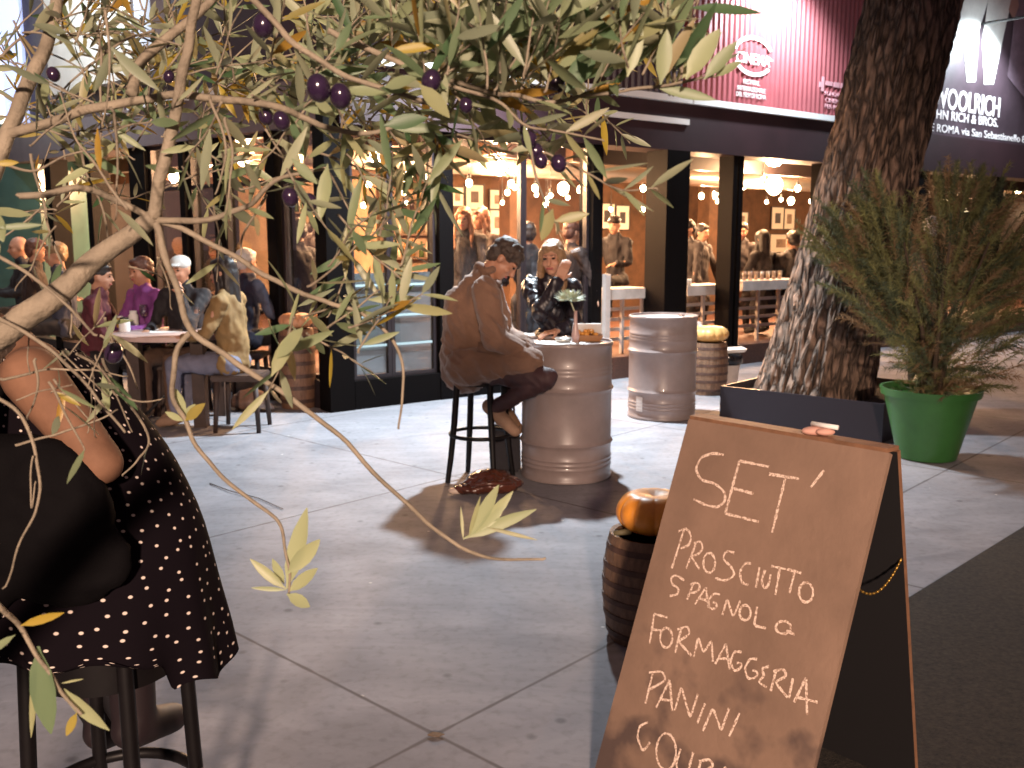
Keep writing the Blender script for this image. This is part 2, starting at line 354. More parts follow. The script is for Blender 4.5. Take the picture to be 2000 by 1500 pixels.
# ceiling beams and ducts
for k, dd in enumerate((1.2, 2.5, 3.8)):
    M = MB(); M.box(.3, SR, dd, dd + .12, 2.44, 2.615, RF); obj('ceiling_beam', M, M_wall if k else M_dark, pav)
    M = MB(); M.box(.3, SL, dd, dd + .12, 2.44, 2.615, LF); obj('ceiling_beam', M, M_wall, pav)
M = MB(); M.tube([RF(.6, 1.9, 2.4), RF(SR - .3, 1.9, 2.4)], .11, 16); obj('air_duct', M, mat('galvanised_duct', (.5, .45, .4), .35, .7), pav, True)
# a pier standing in the room
for px in (1010, 1395):
    a = sx(px, 430, 4.2); M = MB(); M.box(a - .14, a + .14, 4.2, 4.48, ZD, 2.61, RF); obj('pier', M, M_wall, pav)

# ------------------------------------------------------------------ upper signs
def text_mesh(body, size, bold=0.0, width=1.0):
    cu = bpy.data.curves.new('t', 'FONT'); cu.body = body; cu.size = size; cu.offset = bold; cu.extrude = 0.004; cu.space_character = 1.0
    o = bpy.data.objects.new('t', cu); COL.objects.link(o)
    dg = bpy.context.evaluated_depsgraph_get(); me = bpy.data.meshes.new_from_object(o.evaluated_get(dg))
    bpy.data.objects.remove(o); bm = bmesh.new(); bm.from_mesh(me)
    mb = MB(); mb.bm.free(); mb.bm = bm; return mb
def place_text(lines, f, d, parent, m, name='lettering'):
    """lines: (text, left px, baseline py, right px, cap height m, bold)"""
    for body, x0, y0, x1, hgt, bold in lines:
        a, z = f.hit(x0, y0, d); b, _ = f.hit(x1, y0, d)
        mb = text_mesh(body, hgt / .70, bold); xs = [v.co.x for v in mb.bm.verts]; k = (b - a) / (max(xs) - min(xs)); mnx = min(xs)
        for v in mb.bm.verts:
            c = v.co.copy(); v.co = f(a + (c.x - mnx) * k, d - c.z, z + c.y)
        obj(name, mb, m, parent)
M_red = mat('dark_red_paint', (0.29, 0.065, 0.075), 0.55, var=.12, scale=2)
M_print = mat('white_print', (0.80, 0.74, 0.74), 0.6)
M_printdim = mat('pale_pink_print', (0.70, 0.36, 0.40), 0.6)
s0, s1 = sx(1336, 190), sx(1712, 252)
rs = thing('cinema_sign', RF(s0, -.04, 3.09), 'dark red ribbed sign with white round cinema logo', 'sign')
obj('ribbed_panel', ribbed(RF, s0, s1, -.04, 3.085, 6.2), M_red, rs)
def arc(f, d, cpx, cpy, rpx, a0, a1, wid, parent, m):
    cs, cz = f.hit(cpx, cpy, d); e, _ = f.hit(cpx + rpx, cpy, d); r = abs(f.hit(cpx, cpy - rpx, d)[1] - cz)
    rs_ = abs(e - cs) * 0.97
    M = MB(); n = 28; pr = None
    for k in range(n + 1):
        a = math.radians(a0 + (a1 - a0) * k / n)
        i = f(cs + (rs_ - wid) * math.cos(a), d, cz + (r - wid) * math.sin(a)); o = f(cs + rs_ * math.cos(a), d, cz + r * math.sin(a))
        if pr: M.prism([pr[0], pr[1], o, i], f.i * -.004)
        pr = (i, o)
    obj('logo_arc', M, m, parent)
arc(RF, -.068, 1472, 110, 40, 25, 165, .045, rs, M_print); arc(RF, -.068, 1472, 110, 40, 205, 325, .045, rs, M_print)
place_text([('CINEMA', 1438, 120, 1504, .12, .001)], RF, -.068, rs, M_print)
a, z = RF.hit(1500, 118, -.068); M = MB(); M.prism([RF(a - .05, -.068, z - .01), RF(a + .10, -.068, z + .005), RF(a - .03, -.068, z + .05)], RF.i * -.004); obj('logo_star', M, M_print, rs)
place_text([('FESTIVAL', 1452, 163, 1484, .052, .0), ('INTERNAZIONALE', 1440, 175, 1495, .052, .0), ('DEL FILM DI ROMA', 1438, 187, 1496, .052, .0)], RF, -.068, rs, M_print)
place_text([('FONDAZIONE', 1611, 186, 1663, .055, .0), ('CINEMA', 1612, 199, 1645, .055, .0), ('PER ROMA', 1611, 211, 1652, .055, .0)], RF, -.068, rs, M_printdim)
# small building emblem over the foundation name
M = MB()
for x0, y0, x1, y1 in ((1604, 150, 1610, 178), (1612, 160, 1626, 166), (1628, 162, 1640, 170), (1642, 164, 1654, 172), (1600, 160, 1605, 170)):
    a, z = RF.hit(x0, y1, -.068); b, z2 = RF.hit(x1, y0, -.068); M.box(a, b, -.072, -.066, z, z2, RF)
obj('emblem', M, M_printdim, rs)
# dark panel on the left of it
sA, sB = sx(1178, 170), sx(1330, 190)
ds = thing('dark_sign', RF(sA, -.04, 3.09), 'dark plum ribbed sign panel left of the red sign', 'sign')
obj('ribbed_panel', ribbed(RF, sA, sB, -.02, 3.085, 6.2), M_up, ds)
place_text([('AUDITORIUM', 1010, 84, 1100, .10, .004), ('CAMPIDOL', 1165, 120, 1232, .10, .004)][1:], RF, -.047, ds, mat('grey_print', (.32, .24, .27), .6))
# clothing poster
pA, pB = sx(1700, 255), sx(2080, 300)
po = thing('fashion_poster', RF(pA, -.05, 3.1), 'large dark poster with figures in pale trousers and white lettering', 'poster')
zP = RF.hit(1900, 279, -.05)[1]
M = MB(); M.box(pA, pB, -.05, .11, zP + .03, 6.2, RF); obj('poster_sheet', M, mat('dark_poster', (0.055, 0.035, 0.045), .5, var=.5, scale=1.3), po)
M = MB(); M.box(pA, pB, -.09, .11, zP - .04, zP + .028, RF); obj('edge_strip', M, M_white, po)
M_pale = mat('pale_print', (0.80, 0.79, 0.74), .6, var=.15, scale=3); M_grey = mat('plum_print', (0.22, 0.15, 0.19), .6, var=.3, scale=4); M_skin_print = mat('skin_print', (.45, .25, .2), .6)
def flat(pts, m, nm, d=-.056):
    M = MB(); M.prism([RF(*(lambda q: (q[0], d, q[1]))(RF.hit(x, y, d))) for x, y in pts], RF.i * -.003); obj(nm, M, m, po)
flat([(1868, 0), (1905, -60), (1930, 0), (1912, 60), (1905, 160), (1888, 160), (1882, 80), (1862, 60)], M_pale, 'figure_print')
flat([(1930, 0), (1950, -60), (1976, 0), (1962, 60), (1940, 165), (1922, 165), (1918, 80)], M_pale, 'figure_print')
flat([(1858, 0), (1900, -160), (1975, -160), (1985, 0), (1960, -4), (1905, -4)], M_pale, 'figure_print')
flat([(1978, 60), (1990, -60), (2040, -60), (2050, 200), (2000, 190), (1968, 150)], M_grey, 'figure_print')
flat([(1970, 20), (1982, -30), (1990, 10), (1980, 40)], M_skin_print, 'hand_print', -.060)
place_text([('WOOLRICH', 1822, 208, 1953, .285, .006), ('JOHN RICH & BROS.', 1808, 228, 1950, .128, .001), ('STORE ROMA via San Sebastianello 8', 1775, 250, 2004, .110, .0)], RF, -.054, po, M_print)
# pale poster and lightbox over the left wing
a, z0 = LF.hit(262, 150, -.05); b, _ = LF.hit(95, 150, -.05)
lpst = thing('pale_poster', LF(a, -.05, z0), 'pale cream poster hung on the upper storey behind the olive branches', 'poster')
M = MB(); M.box(min(a, b), max(a, b), -.05, .11, z0, 6.0, LF); obj('poster_sheet', M, mat('cream_sheet', (.62, .56, .5), .6, var=.25, scale=1.2), lpst)
a, z0 = LF.hit(300, 140, -.05); b, _ = LF.hit(268, 140, -.05)
M = MB(); M.box(min(a, b), max(a, b), -.05, .11, z0, 6.0, LF)
tag(obj('narrow_banner', M, mat('blue_white_sheet', (.5, .52, .6), .6, var=.2, scale=2)), 'narrow bluish white banner beside the pale poster', 'banner')
kp0 = D(20, 400, 12.5)
ko = thing('light_tower', (kp0.x - .6, 12.9, 0), 'teal kiosk tower with a glowing white and blue light box', 'kiosk')
M = MB(); M.box(kp0.x - 2.2, kp0.x + .34, 12.6, 14.2, 0, 3.0); obj('kiosk_wall', M, mat('teal_panel', (.03, .075, .075), .35, var=.3, scale=2), ko)
M = MB(); M.box(kp0.x - 2.2, kp0.x + .02, 12.5, 13.4, 3.0, 6.0); obj('light_box', M, emitter('light_box_white', (1, 1, .86), 1.5), ko)
M = MB(); M.box(kp0.x + .025, kp0.x + .30, 12.5, 13.4, 3.0, 6.0); obj('light_strip', M, emitter('light_box_blue', (.42, .52, 1), .9), ko)
# ------------------------------------------------------------------ terrace counters
M_cnt = mat('worn_white_wood', (0.55, 0.49, 0.45), .5, var=.2, scale=6)
M_rail = mat('grey_rail_paint', (0.42, 0.36, 0.33), .5, var=.15, scale=6)
def counter(px0, px1, ztop, label, d=.30):
    a, b = sx(px0, 560, d), sx(px1, 555, d); c = thing('terrace_counter', RF(a, d, ZD), label, 'counter', 'slatted counters along the terrace edge')
    M = MB(); M.box(a, b, d - .12, d + .3, ztop - .12, ztop, RF); obj('counter_top', M, M_cnt, c)
    n = max(2, int((b - a) / .42))
    for k in range(n + 1):
        q = a + .03 + (b - a - .06) * k / n; M = MB(); M.box(q - .018, q + .018, d - .02, d + .02, ZD + .002, ztop - .121, RF); obj('post', M, M_rail, c)
    M = MB()
    for k in range(4): z = ztop - .24 - k * .115; M.box(a + .05, b - .05, d + .021, d + .04, z - .02, z + .02, RF)
    obj('slat_panel', M, M_rail, c)
zt = RF.hit(1490, 551, .18)[1]
counter(1172, 1258, zt - .01, 'white slatted terrace counter left of the wide dark column')
counter(1328, 1418, zt - .01, 'white slatted terrace counter just right of the wide dark column')
counter(1436, 1600, zt + .02, 'white slatted terrace counter with tumblers beside the tree trunk')
counter(1625, 1770, zt, 'slatted terrace counter behind the feathery potted plant')
a = sx(1172, 590); M = MB(); M.box(a - .03, a + .04, -.12, -.065, .05, RF.hit(1172, 535, 0)[1], RF)
tag(obj('board', M, M_rail), 'tall narrow pale board leaning on the doorpost behind the drums', 'board')
M_tumb = glass('tumbler_glass', (.95, .9, .85), .25, .05)
gl = None
for k in range(16):
    px = 1442 + (k % 8) * 11.5; d = .26 if k < 8 else .40
    p = RF(sx(px, 545, d), d, zt + .022)
    if gl is None:
        gl = thing('tumbler', p, 'clear tumbler in the double row on the terrace counter', 'glass', 'tumblers on the terrace counter')
        M = MB(); M.lathe([(.025, 0), (.033, .11), (.030, .11), (.022, .012)], p, 14); obj('glass_wall', M, M_tumb, gl, True)
        M = MB(); M.lathe([(0.0, .011), (.023, .011), (.026, .04), (0, .04)], p, 12); obj('drink', M, mat('amber_drink', (.6, .36, .16), .2), gl, True)
    else: dup(gl, p)
p = RF(sx(1428, 540, .3), .3, zt + .022)
M = MB(); M.lathe([(0.05, 0), (.06, .16), (.055, .16), (.045, .01)], p, 16)
tag(obj('paper_cup', M, M_cnt, smooth=True), 'pale paper pot at the left end of the tumbler row', 'pot')
for k in range(5):
    px = 1327 + k * 5.2; p = RF(sx(px, 545, .25), .25, zt - .009)
    M = MB(); M.lathe([(.018, 0), (.02, .075), (.016, .08), (0, .08)], p, 12)
    o = obj('candle', M, mat('white_wax', (.8, .78, .72), .4), smooth=True); tag(o, 'small white candle in the row on the counter by the wide column', 'candle', 'row of white candles')

# ------------------------------------------------------------------ pictures inside
M_frame = mat('white_frame', (.78, .72, .62), .5); M_photo = [mat('photo_print', c, .5, var=.6, scale=9) for c in ((.10, .06, .05), (.3, .2, .14), (.05, .04, .045))]
M_dfr = mat('dark_frame', (.03, .02, .018), .4)
def picture(px0, py0, px1, py1, label, k=0, d=DR - .03, f=RF, dark=False):
    a, z1 = f.hit(px0, py0, d); b, z0 = f.hit(px1, py1, d); a, b = sorted((a, b))
    t = thing('picture', f(a, d, z0), label, 'picture', 'framed pictures on the cafe walls')
    M = MB(); M.box(a, b, d, d + .025, z0, z1, f); obj('mount', M, M_frame, t)
    w_ = (b - a) * .28; h_ = (z1 - z0) * .26
    M = MB(); M.box(a + w_, b - w_, d - .006, d - .001, z0 + h_, z1 - h_, f); obj('print', M, M_photo[k % 3], t)
    M = MB(); e = .018
    M.box(a - e, a, d - .012, d + .025, z0 - e, z1 + e, f); M.box(b, b + e, d - .012, d + .025, z0 - e, z1 + e, f)
    M.box(a, b, d - .012, d + .025, z0 - e, z0, f); M.box(a, b, d - .012, d + .025, z1, z1 + e, f); obj('frame', M, M_dfr, t)
picture(882, 366, 905, 402, 'small white mounted picture just right of the glass door post', 1)
picture(910, 361, 944, 408, 'larger white mounted picture with a dark square photo', 0)
picture(957, 371, 988, 408, 'upper white picture of the stacked pair above the seated man', 1)
picture(957, 411, 988, 458, 'lower white picture of the stacked pair right above the seated man', 1)
picture(1172, 398, 1200, 446, 'dim framed picture behind the dark seated guest, left one', 2)
picture(1204, 402, 1228, 448, 'dim framed picture left of the wide dark column', 2)
picture(1508, 405, 1530, 447, 'cream picture with dark upright print near the tree trunk', 2)
picture(1532, 408, 1551, 447, 'cream picture half hidden beside the tree trunk', 1)
picture(1505, 458, 1545, 492, 'bright white picture low behind the dark standing guests', 1)
picture(1438, 415, 1460, 440, 'small orange toned picture behind the grey shirted guest', 1)
picture(1802, 372, 1830, 380, 'thin amber picture seen through the plant', 1)
picture(1802, 394, 1824, 404, 'small amber picture seen through the plant', 1)

# ------------------------------------------------------------------ bottle shelves
M_shelf = mat('shelf_wood', (.10, .055, .03), .6, var=.3, scale=8)
M_bot = [mat('bottle_glass', c, .15) for c in ((.05, .08, .03), (.25, .12, .03), (.45, .38, .28), (.03, .02, .02))]
def shelf(f, px0, px1, label, d, rows=(1.25, 1.62, 1.98)):
    a, b = sorted((f.hit(px0, 400, d)[0], f.hit(px1, 400, d)[0])); t = thing('bottle_shelf', f(a, d, ZD), label, 'shelf')
    M = MB(); M.box(a - .03, a, d, d + .25, ZD + .002, 2.3, f); M.box(b, b + .03, d, d + .25, ZD + .002, 2.3, f); obj('side_panel', M, M_shelf, t)
    M = MB(); M.box(a, b, d + .23, d + .25, ZD + .002, 2.3, f); obj('back_panel', M, M_wallL, t)
    for z in rows:
        M = MB(); M.box(a + .001, b - .001, d, d + .229, z - .03, z, f); obj('shelf_board', M, M_shelf, t)
        n = int((b - a) / .13)
        for k in range(n):
            p = f(a + .08 + (b - a - .16) * k / max(1, n - 1), d + random.uniform(.07, .15), z + .001); h = random.uniform(.20, .30); r = random.uniform(.03, .04)
            M = MB(); M.lathe([(r, 0), (r, h * .58), (r * .4, h * .75), (r * .38, h), (0, h)], p, 12)
            tag(obj('bottle', M, random.choice(M_bot), smooth=True), 'bottle in a row on the ' + label.split(' shelf')[0] + ' shelf', 'bottle', 'bottles on the cafe shelves')
shelf(LF, 375, 425, 'tall lit bottle shelf behind the window left of the corner', DL - .3)
shelf(LF, 560, 640, 'bottle shelf deep inside beside the pavilion corner', DL - .3)
shelf(RF, 760, 850, 'bottle shelf behind the frosted corner window', DR - .3)

# ------------------------------------------------------------------ bulbs
M_bulb = emitter('warm_bulb', (1.0, 0.74, 0.42), 45)
def bulb_thing(p, r, label, power=0, grp='bare festoon bulbs under the cafe ceiling'):
    t = thing('pendant_bulb', p, label, 'light bulb', grp)
    M = MB(); r *= 1.15; M.ell(p, (r, r, r * 1.15), sub=2); obj('bulb', M, M_bulb, t, True)
    M = MB(); M.lathe([(.018, r * .95), (.02, r + .05), (.008, r + .06)], p, 10); obj('socket', M, M_black, t)
    if 2.6 - p.z - r > .08:
        M = MB(); M.tube([p + V((0, 0, r + .055)), V((p.x, p.y, 2.615))], .004, 5); obj('cord', M, M_black, t)
    if power: lamp('POINT', p + V((0, 0, -r - .03)), power * 4.6, WARM, .05, t)
BL = 'bare warm festoon bulb hanging under the cafe ceiling'
for px, py, r, d, f, pw in ((1373, 353, .06, 2, RF, 70), (1452, 362, .05, 2.2, RF, 0), (1512, 362, .11, 1.6, RF, 110), (1370, 383, .04, 3.4, RF, 0), (1398, 383, .045, 3.4, RF, 0), (1337, 381, .055, 3.0, RF, 0), (1545, 392, .05, 2.6, RF, 40), (1585, 393, .04, 2.6, RF, 0),
        (976, 327, .07, 1.6, RF, 90), (1015, 335, .045, 2.2, RF, 0), (1045, 367, .04, 3, RF, 0), (1100, 368, .07, 2.6, RF, 80), (1135, 340, .05, 2.0, RF, 0), (1135, 370, .05, 2.8, RF, 0), (1256, 368, .04, 3, RF, 0), (1184, 340, .03, 3, RF, 40), (868, 348, .035, 2, RF, 0), (732, 307, .05, 1.2, RF, 60), (784, 296, .035, 1.6, RF, 0), (790, 346, .04, 3, RF, 40), (838, 345, .05, 3, RF, 0),
        (474, 300, .07, 1.3, LF, 130), (500, 335, .05, 2, LF, 60), (630, 315, .06, 1.5, LF, 110), (340, 345, .07, 2.4, LF, 130), (408, 295, .03, 1.5, LF, 0), (182, 340, .06, 2.6, LF, 110),
        (1780, 403, .05, 2.4, RF, 40), (1848, 365, .045, 2.8, RF, 0), (1846, 390, .05, 2.8, RF, 0), (1908, 392, .06, 2.4, RF, 60), (1888, 410, .04, 3, RF, 0), (1928, 415, .035, 3, RF, 0), (1990, 356, .05, 1.5, RF, 0)):
    s_, z = f.hit(px, py, d); z = min(z, 2.48)
    bulb_thing(f(s_, d, z), r, BL, pw)
rb = random.Random(5)
for k in range(34):
    f = RF if k % 3 else LF; a = rb.uniform(.8, 9.5 if f is RF else 5.5); d = rb.uniform(.7, 4.6)
    bulb_thing(f(a, d, rb.uniform(2.02, 2.36)), rb.uniform(.022, .038), BL)
for px, py, f, d in ((976, 276, RF, .9), (1512, 316, RF, .9), (474, 254, LF, .8)):  # middle one is a reflection, built here as a glowing light
    s_, z = f.hit(px, py, d); z = 2.612
    p = f(s_, d, z); M = MB(); M.lathe([(.0, -.09), (.07, -.075), (.11, -.03), (.11, 0)], p, 20)
    tag(obj('ceiling_light', M, M_bulb, smooth=True), 'round glow above the bulbs, under the cafe roof edge', 'ceiling light', 'round ceiling lights of the cafe')
    lamp('POINT', p + V((0, 0, -.2)), 350, WARM, .08)

# ------------------------------------------------------------------ steel drums
M_drum = mat('grey_drum_paint', (0.225, 0.178, 0.168), 0.38, var=.14, scale=5, bump=.08, bscale=12, coat=.15)
M_drumtop = mat('pale_drum_lid', (0.62, 0.62, 0.62), 0.4, var=.1, scale=6)
def drum(c, label, dents=0, bands=True):
    t = thing('oil_drum', c, label, 'oil drum', 'grey steel drums used as tables')
    R = .288; pr = [(R - .012, .004), (R + .004, .006), (R + .006, .022), (R - .001, .03)]
    for z in (.09, .118, .146): pr += [(R, z - .010), (R + .005, z), (R, z + .010)]
    pr += [(R, .215), (R + .004, .225), (R + .013, .24), (R + .004, .255), (R, .265)]
    pr += [(R, .56), (R + .004, .57), (R + .013, .585), (R + .004, .60), (R, .61)]
    for z in (.68, .705, .73): pr += [(R, z - .009), (R + .004, z), (R, z + .009)]
    pr += [(R - .001, .85), (R + .006, .858), (R + .007, .876), (R + .001, .882), (R - .008, .88), (R - .010, .866)]
    M = MB(); M.lathe(pr, c, 72, lambda a, z: 1 + .004 * noise.noise(V((math.cos(a) * 2, math.sin(a) * 2, z * 4 + dents * 7))))
    obj('drum_body', M, M_drum, t, True, 50)
    M = MB(); M.lathe([(R - .012, .864), (.03, .868), (0, .868)], c, 48); obj('lid', M, M_drumtop, t, True, 40)
    M = MB(); M.lathe([(.03, .868), (.032, .878), (.0, .88)], c + V((.17, .1, 0)), 12); obj('bung', M, M_drum, t, True, 40)
    return t
C1 = V((0.352, 6.03, 0)); C2 = V((1.30, 8.12, 0))
drum(C1, 'grey steel drum table between the two sitting guests', 0)
d2 = drum(C2, 'empty grey steel drum standing behind the first, nearer the dark column', 1)
M = MB(); a = math.radians(214)
pts = []
for k in range(7): b = a + k * .04; pts.append(C2 + V((.2925 * math.cos(b), .2925 * math.sin(b), 0)))
for p, q in zip(pts, pts[1:]): M.poly([p + V((0, 0, .075)), q + V((0, 0, .075)), q + V((0, 0, .2)), p + V((0, 0, .2))])
obj('sticker', M, mat('pale_sticker', (.5, .46, .44), .5), d2)

# on the first drum
TZ = .868
M_paper = mat('white_paper', (0.82, 0.81, 0.78), .7)
def sheet(name, pts, z, label, cat, m=M_paper, th=.003):
    M = MB(); M.prism([V((p[0], p[1], z)) for p in pts], (0, 0, th)); return tag(obj(name, M, m), label, cat)
sheet('paper_placemat', [(.14, 5.86), (.42, 5.79), (.47, 6.0), (.19, 6.09)], TZ + .0005, 'white paper placemat on the drum in front of the seated man', 'placemat')
p = D(1148, 652, 6.10); p.z = TZ + .002
t = thing('food_tray', p, 'folded white takeaway tray with orange snacks on the drum', 'tray')
M = MB(); M.hexa([p + V(q) for q in ((-.075, -.05, 0), (.075, -.05, 0), (.075, .05, 0), (-.075, .05, 0), (-.095, -.065, .04), (.095, -.065, .04), (.095, .065, .04), (-.095, .065, .04))]); obj('tray', M, mat('brown_tray', (.33, .16, .07), .5), t)
M = MB(); M.hexa([p + V(q) for q in ((-.10, .05, .043), (.10, .05, .043), (.10, .062, .043), (-.10, .062, .043), (-.095, .0, .105), (.085, .0, .105), (.085, .008, .11), (-.095, .008, .11))])
M.hexa([p + V(q) for q in ((-.095, -.02, .106), (.085, -.02, .106), (.085, .008, .106), (-.095, .008, .106), (-.095, -.02, .112), (.085, -.02, .112), (.085, .008, .112), (-.095, .008, .112))]); obj('lid', M, M_paper, t)
M = MB()
for k in range(14): M.ell(p + V((random.uniform(-.07, .07), random.uniform(-.055, .01), .045 + random.uniform(0, .02))), (.02, .015, .013), Euler((random.random(), random.random(), random.random())).to_matrix(), 1)
obj('snacks', M, mat('orange_snack', (.62, .27, .05), .5, var=.3, scale=30), t, True)
p = D(1124, 652, 6.02); p.z = TZ + .001
t = thing('bud_vase', p, 'slim pale bottle vase holding one round spiky flower head', 'vase')
M = MB(); M.lathe([(.024, 0), (.026, .05), (.013, .11), (.010, .19), (.012, .20), (.007, .20), (.007, .05)], p, 16); obj('bottle', M, mat('pinkish_bottle', (.42, .27, .24), .25), t, True)
M = MB(); fh = D(1113, 585, 6.02); M.tube([p + V((0, 0, .1)), p + V((-.005, 0, .19)), fh], .005, 6); obj('stem', M, mat('pale_stem', (.4, .42, .28), .5), t, True)
M = MB()
for k in range(70):
    el = random.uniform(-.25, 1.2); az = random.uniform(0, 6.283); L = .05 + .045 * math.cos(el)
    dr = V((math.cos(az) * math.cos(el), math.sin(az) * math.cos(el), math.sin(el) * .8)); sd = dr.cross(V((0, 0, 1))).normalized() * .010
    b = fh + dr * .01; M.poly([b - sd * .4, b + dr * L * .6 - sd, b + dr * L + V((0, 0, .012)), b + dr * L * .6 + sd])
obj('flower_head', M, mat('silvery_green_petal', (.42, .46, .33), .6, var=.4, scale=30), t)
p = D(1100, 658, 6.0); p.z = TZ + .004
M = MB(); M.lathe([(.045, 0), (.055, .025), (.048, .025), (.04, .008), (0, .008)], p, 20); tag(obj('ashtray', M, mat('steel_dish', (.5, .48, .45), .3, .6), smooth=True), 'small round metal ashtray on the drum beside the vase', 'ashtray')
p = D(1030, 648, 6.25); p.z = TZ + .004
M = MB(); M.ell(p + V((-.01, 0, .014)), (.065, .045, .018), sub=3)
for v in M.bm.verts: v.co += V((0, 0, .012)) * noise.noise(v.co * 40)
tag(obj('napkin', M, M_paper), 'crumpled white napkin on the far edge of the drum', 'napkin')

# ------------------------------------------------------------------ bar stools
M_stool = mat('black_stool_wood', (0.005, 0.004, 0.0045), .45, var=.3, scale=20, spec=.25)
def stool(c, rz, h, rt, rb, label, grp='black wooden bar stools', rs=.17, foot=.30, lt=.017, lb=.021):
    t = thing('bar_stool', c, label, 'bar stool', grp)
    M = MB(); M.lathe([(rs - .02, h - .055), (rs - .012, h - .04), (rs, h - .03), (rs + .004, h - .012), (rs - .008, h), (rs - .04, h - .004), (0, h - .008)], c, 36); obj('seat', M, M_stool, t, True, 50)
    M = MB(); M.lathe([(rs - .035, h - .14), (rs - .02, h - .14), (rs - .02, h - .056), (rs - .035, h - .056)], c, 36); obj('apron', M, M_stool, t, True, 50)
    for k in range(4):
        a = rz + k * math.pi / 2; dr = V((math.cos(a), math.sin(a), 0)); M = MB()
        M.tube([c + dr * (rt) + V((0, 0, h - .05)), c + dr * (rt + (rb - rt) * .35) + V((0, 0, h * .5)), c + dr * (rt + (rb - rt) * .7) + V((0, 0, h * .2)), c + dr * rb + V((0, 0, .002))], [lb, lb, (lt + lb) / 2, lt], 10)
        obj('leg', M, M_stool, t, True, 60)
    rr = rt + (rb - rt) * .60 - .004
    M = MB(); n = 36; R = []
    ring = [c + V((rr * math.cos(2 * math.pi * k / n), rr * math.sin(2 * math.pi * k / n), foot)) for k in range(n + 1)]
    M.tube(ring, .013, 8, False); obj('foot_ring', M, M_stool, t, True)
    return t
S1 = V((-.20, 5.90, 0))
stool(S1, math.radians(204), .76, .15, .225, 'black wooden bar stool under the man in the brown coat')
stool(V((.33, 6.72, 0)), .3, .74, .15, .225, 'black bar stool behind the drum, under the woman in leather')
S3 = D(208, 1240, 1.90); S3 = V((S3.x, S3.y, 0)); H3 = D(208, 1178, 1.90).z
stool(S3, math.radians(35), H3, .155, .19, 'black bar stool in the foreground under the polka dot skirt', rs=.165, foot=.32, lt=.014, lb=.016)

# ------------------------------------------------------------------ bags on the paving
M_lea = mat('glossy_brown_leather', (0.075, 0.022, 0.012), .22, var=.4, scale=10, bump=.2, bscale=30, coat=.6)
p = G(955, 962)
t = thing('leather_bag', p, 'glossy dark brown leather bag slumped on the paving below the stool', 'bag')
M = MB(); M.ell(p + V((.02, .03, .05)), (.19, .13, .06), sub=3); M.ell(p + V((.0, .05, .09)), (.12, .08, .04), sub=3); M.ell(p + V((-.12, -.03, .035)), (.1, .07, .035), sub=3)
solid('bag_body', M, M_lea, t, .009, 3, .012, (22, 22, 22))
M = MB(); M.ell(p + V((-.19, -.05, .025)), (.055, .03, .022), sub=2); obj('light_flap', M, mat('cream_patch', (.6, .48, .4), .5), t, True)
M = MB(); M.tube([p + V((-.1, -.1, .06)), p + V((0, -.14, .09)), p + V((.12, -.09, .08)), p + V((.17, 0, .06))], .009, 6); obj('strap', M, M_lea, t, True)
p = D(985, 880, 6.12); p.z = 0
t = thing('black_bag', V((.0, 6.18, 0)), 'black upright shopping bag standing between stool and drum', 'bag')
M = MB(); M.hexa([V(q) for q in ((-.14, 6.1, 0.002), (.06, 6.06, 0.002), (.06, 6.24, 0.002), (-.14, 6.26, 0.002), (-.12, 6.12, .33), (.05, 6.1, .33), (.05, 6.18, .33), (-.12, 6.2, .33))])
bmesh.ops.bevel(M.bm, geom=list(M.bm.edges), offset=.02, segments=2, affect='EDGES'); obj('bag_body', M, mat('black_cloth', (.012, .010, .014), .8, bump=.3, bscale=25), t, True, 60)
M = MB(); M.tube([(-.09, 6.15, .32), (-.08, 6.15, .45), (-.03, 6.15, .5), (.01, 6.15, .45), (.02, 6.15, .32)], .008, 6); obj('handle', M, M_black, t, True)
p = G(490, 800)
t = thing('fringed_bag', p, 'tan handbag with pale fringe lying beside the low bench', 'bag')
M = MB(); M.ell(p + V((0, 0, .09)), (.17, .1, .1), sub=3); M.ell(p + V((-.1, .02, .06)), (.1, .08, .06), sub=3); solid('bag_body', M, mat('tan_leather', (.27, .15, .10), .5, var=.3, scale=9), t, .014, 3, .012, (18, 18, 18))
M = MB()
for k in range(14): x = .05 + k * .011; M.tube([p + V((x, -.09, .16 - k * .006)), p + V((x + .04, -.12, .10 - k * .004)), p + V((x + .05, -.13, .03))], .005, 5)
obj('fringe', M, mat('pale_fringe', (.62, .52, .46), .7), t, True)

p = G(852, 1440)
M = MB(); pts = [(-.028, 0), (-.012, .013), (.008, .015), (.026, .002), (.010, -.012), (-.010, -.013)]
M.prism([p + V((x, y, .004 + .008 * math.sin(x * 90) ** 2)) for x, y in pts], (0, 0, .0015)); tag(obj('fallen_leaf', M, mat('dead_leaf', (.13, .075, .035), .8)), 'small brown dead leaf lying where two paving joints cross', 'leaf')
q = [G(410, 946) + V((0, 0, .006)), G(450, 962) + V((0, 0, .010)), G(505, 975) + V((0, 0, .007)), G(553, 996) + V((0, 0, .006))]
M = MB(); M.tube(q, [.0035, .003, .0025, .002], 6); tag(obj('fallen_twig', M, mat('dead_twig', (.07, .045, .035), .9)), 'thin dark dead twig lying on the paving beside the polka dot dress', 'twig')

